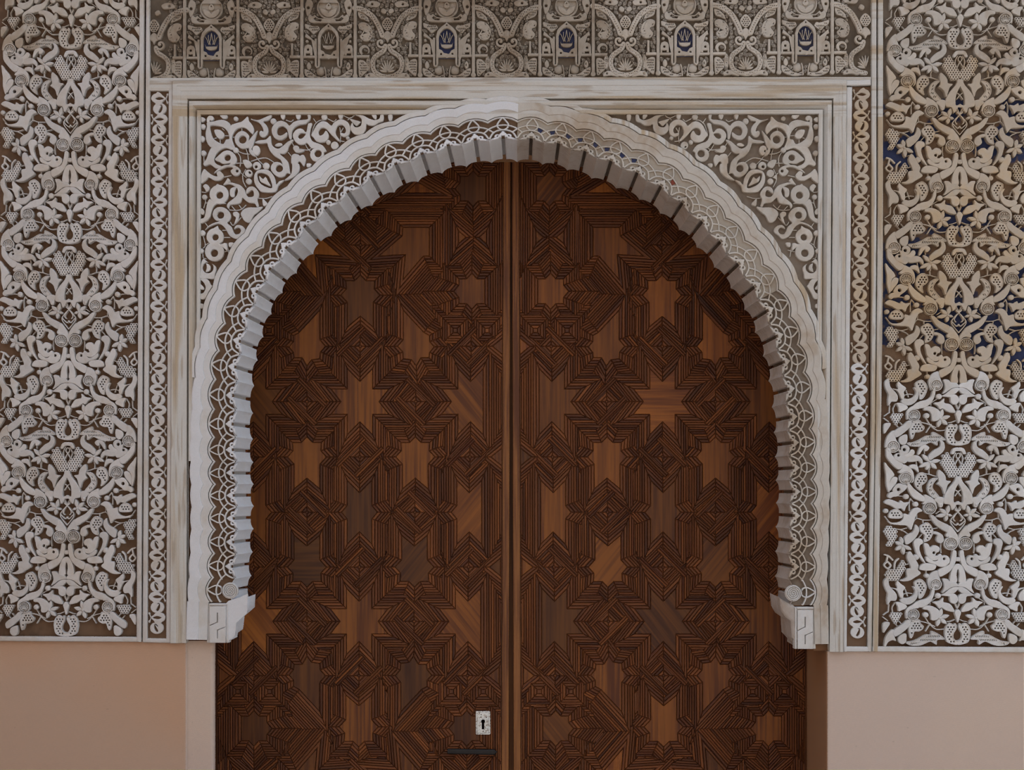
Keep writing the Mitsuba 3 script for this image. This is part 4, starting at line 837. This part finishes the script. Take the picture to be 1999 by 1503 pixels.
sp(Z4, Q, (638,160),(690,108),(772,98),(730,190),(722,292),(648,282), n='bud')
sp(Z4, Q, (515,62),(560,20),(650,8),(740,28),(850,68),(922,150),(952,230),(1000,292),(1095,280),(1100,205),(1060,160),(958,235),(960,150),(1010,98),(1090,88),(1160,140),(1204,220),(1192,300),(1172,350),(1202,475),(1160,485),(1120,422),(1000,402),(930,352),(880,312),(850,392),(780,432),(640,452),(612,525),(575,470),(610,400),(700,330),(770,260),(790,160),(740,92),(620,42))
sp(Z4, Q, (235,335),(330,388),(480,388),(565,422),(500,424),(380,432),(310,492),(272,602),(240,702),(150,782),(58,812),(58,730),(130,700),(160,600),(178,480), n='stem')
sp(Z4, Q, (298,620),(340,530),(430,488),(540,508),(622,580),(658,680),(620,762),(582,802),(662,872),(702,962),(742,1022),(820,1012),(852,950),(800,892),(718,922),(760,848),(850,848),(922,900),(933,982),(850,1052),(780,1115),(690,1092),(620,1042),(560,932),(500,862),(430,822),(350,832),(230,882),(148,942),(220,858),(330,798),(430,768),(360,752),(310,692), holes=[circ(455,650,68,10)])
ring_(Z4, Q, 345, 1070, 168, 352, 1082, 64, tip=(398, 855)); ring_(Z4, Q, 335, 1365, 188, 332, 1392, 74)
sp(Z4, Q, (478,1212),(562,1198),(584,1345),(500,1282),(398,1232), n='leaf')
sp(Z4, Q, (848,622),(900,540),(1000,498),(1150,498),(1285,488),(1180,602),(1102,662),(1032,795),(930,772),(880,702), n='leaf')
sp(Z4, Q, (700,600),(760,578),(818,620),(812,690),(790,765),(720,835),(738,760),(752,695),(705,660), n='bud')
dot(Z4, Q, 140, 295, 52); dot(Z4, Q, 100, 1000, 58); dot(Z4, Q, 78, 1350, 50)
sp(Z4, Q, (110,80),(170,40),(230,90),(235,150),(180,195),(140,130), n='bud'); sp(Z4, Q, (58,520),(110,530),(140,590),(120,640),(58,620), n='bud'); sp(Z4, Q, (615,1190),(710,1190),(680,1260),(620,1270), n='bud'); sp(Z4, Q, (1275,330),(1330,370),(1380,440),(1290,470), n='bud')
tend(Z4, Q, [(150,340),(152,400),(118,505)], [(160,412),(275,362)], [(620,540),(760,552),(870,522),(945,448)], [(668,470),(740,552)], [(810,450),(872,532)], [(640,780),(700,842),(850,690)], [(490,942),(562,940)], [(515,1082),(632,1080)], [(110,1060),(150,1232),(108,1292)], [(150,1232),(235,1182)], [(570,1200),(602,1352),(618,1455)], [(515,1362),(660,1330)], [(80,190),(150,200),(170,180)], [(150,800),(210,885)], [(1180,310),(1320,320),(1460,280)], [(100,1400),(110,1480),(170,1500)])
sp(Z5, Q, (68,250),(120,150),(200,212),(330,272),(372,350),(350,452),(332,545),(200,542),(56,542),(58,400), holes=[circ(208,325,108,10)], n='scroll')
sp(Z5, Q, (175,240),(245,280),(250,370),(165,412),(185,320), n='bud')
sp(Z5, Q, (56,550),(200,552),(262,652),(292,690),(220,802),(150,932),(48,932),(48,842),(120,812),(162,710),(120,612), n='scroll')
sp(Z5, Q, (55,640),(140,740),(50,745), n='bud'); sp(Z5, Q, (45,1030),(125,1040),(120,1110),(45,1120), n='bud')
def spandrel(label, mirror, bsdf, gb):
    t = thing('spandrel', label, 'spandrel')
    mx = (lambda x: x) if not mirror else (lambda x: 1989.5 - x)
    ii = np.linspace(5, 21, 30) if not mirror else np.linspace(23.5, 39, 30)
    c = arch_at(ii, np.full(30, 55.0))
    if not mirror: g = Polygon([(389, 222)] + [(389, 760)] + list(map(tuple, c)) + [(900, 222)])
    else: g = Polygon([(1600, 222), (1090, 222)] + list(map(tuple, c)) + [(1600, 800)])
    g = g.buffer(0)
    part(t, 'ground', plain(extrude_y(affinity.affine_transform(g, [1 / S, 0, 0, -1 / S, -1000 / S, 1503 / S + 1.0]), 10.0 / S, 0.0515), gb))
    band = Polygon(list(map(tuple, arch_at(np.linspace(-2, 46, 300), np.array([RB(x) + 5 for x in np.linspace(-2, 46, 300)])))) + [(1551, 1300), (446, 1300)]).buffer(0)
    for n, g, kind in SPAN:
        if mirror: g = affinity.affine_transform(g, [-1, 0, 0, 1, 1989.5, 0])
        g = g.difference(band)
        if g.area < 6: continue
        m = MB(); j = rng.uniform(-0.5, 0.3); u = (rng.random(), 0)
        if kind == 1:
            m.relief(g, -10, -2, 0.5, u); x0, y0, x1, y1 = g.bounds
            if g.area > 0.6 * (x1 - x0) * (y1 - y0): m.dome((x0 + x1) / 2, (y0 + y1) / 2, (y1 - y0) / 2, -2.6, 0.6, 12, u, rx=(x1 - x0) / 2)
        elif kind == 2: m.relief(g, -10, -3.8 + j, 0.5, u)
        else: m.relief(g, -10, 0.4 + j, 1.3, u, steps=2)
        if m.n: part(t, n, m.shape(bsdf, place=FRONT))
spandrel('white spandrel of carved scrolls in the upper left corner of the arch frame', False, 'restored_stucco', 'ground_stucco')
spandrel('weathered grey spandrel of carved scrolls in the upper right corner of the arch frame', True, 'grey_stucco', 'grey_ground')
# ------------------------------------------------------------------ the door: two leaves covered with star plates and mitred slats
SW = 4.7                                        # width of a slat, drawing units at the door
XL = [494, 599, 702.5, 811.5, 918.5]             # columns of plates on one leaf
def lean_x(x, y): return x - (y - 784) * 0.0115 * np.clip((x - 600) / 318.0, -0.2, 1.3)
ROW = [568.5, 676, 784, 892, 1000, 1107, 1213, 1319, 1422]
CROSS = [(-24.5,-24.5),(-24.5,-64),(0,-39),(24.5,-64),(24.5,-24.5),(56,-24.5),(37,0),(56,24.5),(24.5,24.5),(24.5,64),(0,39),(-24.5,64),(-24.5,24.5),(-56,24.5),(-37,0),(-56,-24.5)]
HCROSS = [(-24.5,-24.5),(-24.5,-64),(0,-39),(24.5,-64),(24.5,64),(0,39),(-24.5,64),(-24.5,24.5),(-56,24.5),(-37,0),(-56,-24.5)]
TALL = [(-24,-62),(0,-38),(24,-62),(24,-13),(35,0),(24,13),(24,62),(0,38),(-24,62),(-24,13),(-35,0),(-24,-13)]
HTALL = [(-24,-62),(0,-38),(24,-62),(24,62),(0,38),(-24,62),(-24,13),(-35,0),(-24,-13)]
STAR = [(-28,-28),(-11,-28),(0,-39),(11,-28),(28,-28),(27,-12),(38,0),(25,14),(25,62),(0,41),(-25,62),(-25,14),(-38,0),(-27,-12)]
SKEW = [(-25,-22),(-9,-22),(0,-38),(9,-26),(25,-24),(26,-11),(36,0),(25,13),(25,70),(-15,27),(-26,21),(-26,9),(-35,-1),(-26,-12)]
SQUARE = [(-25,-24),(-10,-24),(0,-35),(10,-24),(25,-24),(25,24),(10,24),(0,35),(-10,24),(-25,24),(-25,12),(-35,0),(-25,-12)]
DIAG = [((x - 505) / 4.85, (y - 775) / 4.85) for x, y in [(405,610),(655,610),(655,880),(600,880),(410,1100),(430,865),(180,880),(400,690)]]
DIAM = [(0,-3.2),(3.2,0),(0,3.2),(-3.2,0)]
TRI = [(0,0),(21,-17),(21,17)]
mx = lambda p: [(-x, y) for x, y in p]; my = lambda p: [(x, -y) for x, y in p]
def leaf_plan():
    """plates and diamonds of the left leaf: (name, outline, straps)"""
    out = []
    def put(name, shp, c, y, dx=0.0, dy=0.0):
        x = XL[c] if c < 10 else c
        x = float(lean_x(x, y)); out.append((name, [(x + a + dx, y + b + dy) for a, b in shp], (x + dx, y + dy)))
    for y in (784, 1213):
        put('star_plate', CROSS, 2, y); put('star_plate', HCROSS, 4, y); put('star_plate', mx(HCROSS), 0, y)
        put('diamond', DIAM, 1, y); put('diamond', DIAM, 3, y)
    put('star_plate', TALL, 2, 1000); put('star_plate', HTALL, 4, 1000); put('star_plate', mx(HTALL), 0, 1000)
    put('diamond', DIAM, 1, 1000); put('diamond', DIAM, 3, 1000)
    for y, s in ((892, STAR), (1107, my(STAR))):
        put('star_plate', s, 1, y); put('star_plate', s, 3, y)
        for c in (0, 2, 4): put('diamond', DIAM, c, y)
        put('corner_plate', TRI, 960, y); put('corner_plate', mx(TRI), 447, y)
    for y, f in ((676, my), (1319, lambda p: p)):
        put('star_plate', f(SKEW), 1, y); put('star_plate', f(mx(SKEW)), 3, y)
        for c in (0, 2, 4): put('diamond', DIAM, c, y)
        for s in (-1, 1): put('square', [(-4,-4),(4,-4),(4,4),(-4,4)], 4, y, 31 * s, f([(0, 31)])[0][1]); put('square', [(-4,-4),(4,-4),(4,4),(-4,4)], 0, y, 31 * s, f([(0, 31)])[0][1])
        put('corner_plate', TRI, 960, y); put('corner_plate', mx(TRI), 447, y)
    put('star_plate', STAR, 2, 576); put('star_plate', my(STAR), 2, 1419)
    put('star_plate', SQUARE, 4, 568.5); put('star_plate', SQUARE, 4, 1422); put('star_plate', mx(SQUARE), 0, 1422); put('star_plate', mx(SQUARE), 0, 568.5)
    for y in (478.0, 1528.0):
        f = (lambda p: p) if y < 900 else my
        put('star_plate', f(DIAG), 3, y, -7); put('star_plate', f(mx(DIAG)), 1, y, 0)
        for s in (-1, 1):
            put('corner_plate', [(s * 27, -12), (s * 13, 0), (s * 27, 12)], 4, y - 15 if y < 900 else y + 15); put('corner_plate', [(s * 27, -12), (s * 13, 0), (s * 27, 12)], 0, y - 15 if y < 900 else y + 15)
        put('corner_plate', f([(-22, -6), (0, -27), (36, -6)]), 3, 382 if y < 900 else 1624)
        put('diamond', DIAM, 2, 478 if y < 900 else 1528)
    put('star_plate', SQUARE, 4, 368); put('star_plate', SQUARE, 4, 1622); put('diamond', DIAM, 2, 372)
    return out
def mitre(p, c):
    e1 = p - np.roll(p, 1, 0); e2 = np.roll(p, -1, 0) - p
    n1 = np.stack([-e1[:, 1], e1[:, 0]], 1); n2 = np.stack([-e2[:, 1], e2[:, 0]], 1)
    n1 /= np.linalg.norm(n1, axis=1, keepdims=True); n2 /= np.linalg.norm(n2, axis=1, keepdims=True)
    m = n1 + n2; m /= np.maximum(np.linalg.norm(m, axis=1, keepdims=True), 1e-6)
    return p + m * c / np.clip((m * n1).sum(1, keepdims=True), 0.25, 1)
def grow(plan, region):
    """each plate is ringed by slats, one width at a time, until the rings of neighbours meet"""
    plates, slats, claimed = [], [], []
    tree = None
    for name, o, c in plan:
        g = Polygon(o).buffer(0).intersection(region)
        if g.area < 8: continue
        plates.append((name, g, c))
    P_ = [[n, g, c, g] for n, g, c in plates]
    straps = []
    occupied = unary_union([g for _, g, _ in plates]).buffer(0.2)
    for n, g, c in plates:
        if n != 'diamond': continue
        row = min(range(len(ROW)), key=lambda k: abs(ROW[k] - c[1])); d = np.array([1.0, 1.0]) if row % 2 == 0 else np.array([1.0, -1.0]); d /= math.sqrt(2); nn = np.array([-d[1], d[0]])
        for s in (-1, 1):
            for k in (0, 1):
                m = np.array(c) + nn * s * (17.5 + SW * k); off = d * (6 * s)
                q = LineString([m - d * 38 + off, m + d * 38 + off]).buffer(SW / 2 - 0.01, cap_style='flat').intersection(region).difference(occupied.buffer(2.4 * SW, join_style='mitre', mitre_limit=4))
                straps += [(x, math.atan2(-d[1], d[0])) for x in geoms(q) if x.area > 14]
    taken = unary_union([x for x, _ in straps] + [occupied])
    for k in range(1, 18):
        wk = 5.9 if k <= 2 else 4.65; off = 5.9 * min(k, 2) + 4.65 * max(k - 2, 0)
        fresh = []
        for it in P_:
            base = it[1]
            lim = 6.0 if it[0] in ('diamond', 'square') else 3.0
            b1 = base.buffer(off, join_style='mitre', mitre_limit=lim); b0 = it[3]
            ring = b1.difference(b0); it[3] = b1
            ring = ring.intersection(region)
            if ring.is_empty: continue
            near = [x for x in fresh if x.intersects(ring)]
            free = ring.difference(taken)
            if near: free = free.difference(unary_union(near))
            fr_ = [x for x in geoms(free) if x.area > 2.0]
            if not fr_: continue
            free = unary_union(fr_); fresh.append(free)
            for rp in [shapely.geometry.polygon.orient(x, 1.0) for x in geoms(b1)]:
                e = ring_pts(rp.exterior); q_ = mitre(e, wk)
                for a in range(len(e)):
                    b = (a + 1) % len(e)
                    if np.linalg.norm(e[b] - e[a]) < 1.5: continue
                    d = e[b] - e[a]; quad_ = Polygon([e[a], e[b], q_[b], q_[a]])
                    if not quad_.is_valid: quad_ = quad_.buffer(0)
                    for x in geoms(free.intersection(quad_)):
                        if x.area > 3.0: slats.append((x, math.atan2(-d[1], d[0])))
        if fresh: taken = unary_union([taken] + fresh)
    return plates, slats + straps
def slat_relief(m, g, h0, h1, uv):
    m.relief(g.buffer(-0.42, join_style='mitre'), h0, h1, 1.2, uv)
DP = at_depth(DOOR_Y)
def build_leaf(label, mirror):
    t = thing('door_leaf', label, 'door')
    gx = lambda x: x if not mirror else 1995.8 - x
    region = Polygon([(424, 255), (982, 255), (976.5, 1660), (424, 1660)])
    plates, slats = PLAN
    M2 = lambda g: g if not mirror else affinity.affine_transform(g, [-1, 0, 0, 1, 1995.8, 0])
    DR = random.Random(11 if not mirror else 23)
    def quadpx(a, b, c, d): return M2(Polygon([a, b, c, d]))
    m = MB(); m.relief(quadpx((419, 215), (995, 215), (990, 2035), (419, 2035)), -26, -4.5, 0.5, (0.3, math.pi / 2)); part(t, 'board', m.shape('plate_wood', False, place=DP))
    if not mirror:
        m = MB(); m.relief(quadpx((985, 215), (1008, 215), (1003, 2035), (980, 2035)), -40, -27, 0.5, (0.3, math.pi / 2)); part(t, 'rebate', m.shape('plate_wood', False, place=DP))
    m = MB(); m.relief(quadpx((983.2, 250), (996.6, 250), (991.2, 2030), (977.8, 2030)), -5, 0.6, 0.8, (0.55, math.pi / 2)); part(t, 'stile', m.shape('stile_wood', False, place=DP))
    for y0, y1 in ((1661, 2030),):
        m = MB(); m.relief(quadpx((424, y0), (976, y0), (976, y1), (424, y1)), -5, -1, 0.8, (0.4, math.pi / 2)); part(t, 'bottom_panel', m.shape('plate_wood', False, place=DP))
    for n, g, c in plates:
        m = MB(); vert = DR.random() < 0.8
        m.relief(M2(g).buffer(-0.35, join_style='mitre'), -5, -0.2 if n in ('star_plate', 'corner_plate') else 0.6, 0.7, (DR.random(), math.pi / 2 if vert else DR.choice([0.0, 0.9, -0.9])))
        if m.n: part(t, n, m.shape('plate_wood' if n in ('star_plate', 'corner_plate') else 'slat_wood', False, place=DP))
    order = sorted(range(len(slats)), key=lambda k: -slats[k][0].area * (1 if 250 < slats[k][0].centroid.y < 1500 else 0.01))
    rest = MB()
    for r_, k in enumerate(order):
        g, a = slats[k]; g = M2(g); a = -a if mirror else a
        w = DR.random() ** 1.15
        if g.buffer(-0.4).is_empty: continue
        h1 = 0.9 + 0.35 * DR.random()
        if r_ < 295:
            m = MB(); slat_relief(m, g, -5, h1, (w, a))
            if m.n: part(t, 'slat', m.shape('slat_wood', False, place=DP))
        else: slat_relief(rest, g, -5, h1, (w, a))
    part(t, 'slat_work', rest.shape('slat_wood', False, place=DP), kind='stuff', label='dark mitred slats between the star plates')
    return t
PLAN = grow(leaf_plan(), Polygon([(424, 255), (982.4, 255), (977, 1660), (424, 1660)]))
dl = build_leaf('left leaf of the wooden door with a nickel lock plate and a black pull bar', False)
dr_ = build_leaf('right leaf of the wooden door, star plates and slats, without a lock', True)
# lock plate and pull on the left leaf
def rrect(x0, y0, x1, y1, r): return sbox(x0 + r, y0 + r, x1 - r, y1 - r).buffer(r, quad_segs=3)
m = MB(); m.relief(rrect(928.5, 1387.5, 957.5, 1434, 2.5), -2, 2.6, 0.8, steps=2); m.relief(rrect(931.5, 1390.5, 954.5, 1431, 2).difference(disc(943, 1408, 3.6, 14)).difference(sbox(941, 1408, 945, 1423)), 2, 3.6, 0.6)
lock = part(dl, 'lock_plate', m.shape('nickel', place=DP), label='nickel lock plate with a keyhole')
m = MB(); m.relief(disc(943, 1408, 3.6, 14).union(sbox(941, 1408, 945, 1423)), 2, 2.9, 0.2); part(lock, 'keyhole', m.shape('black', place=DP))
for x_, y_ in ((939.5, 1394.5), (949.5, 1400), (938.5, 1399.5), (943.5, 1427)):
    m = MB(); m.dome(x_, y_, 1.1, 3.2, 4.4, 8); part(lock, 'screw', m.shape('iron', place=DP))
m = MB(); m.relief(Polygon([(874, 1460), (965, 1461.5), (971, 1466), (966, 1472), (874, 1470)]), 9, 15, 2.0, steps=2); m.relief(sbox(878, 1461, 888, 1469), -2, 12, 1.0); m.relief(sbox(955, 1462, 965, 1471), -2, 12, 1.0)
part(dl, 'pull_bar', m.shape('iron', place=DP), label='black iron pull bar')
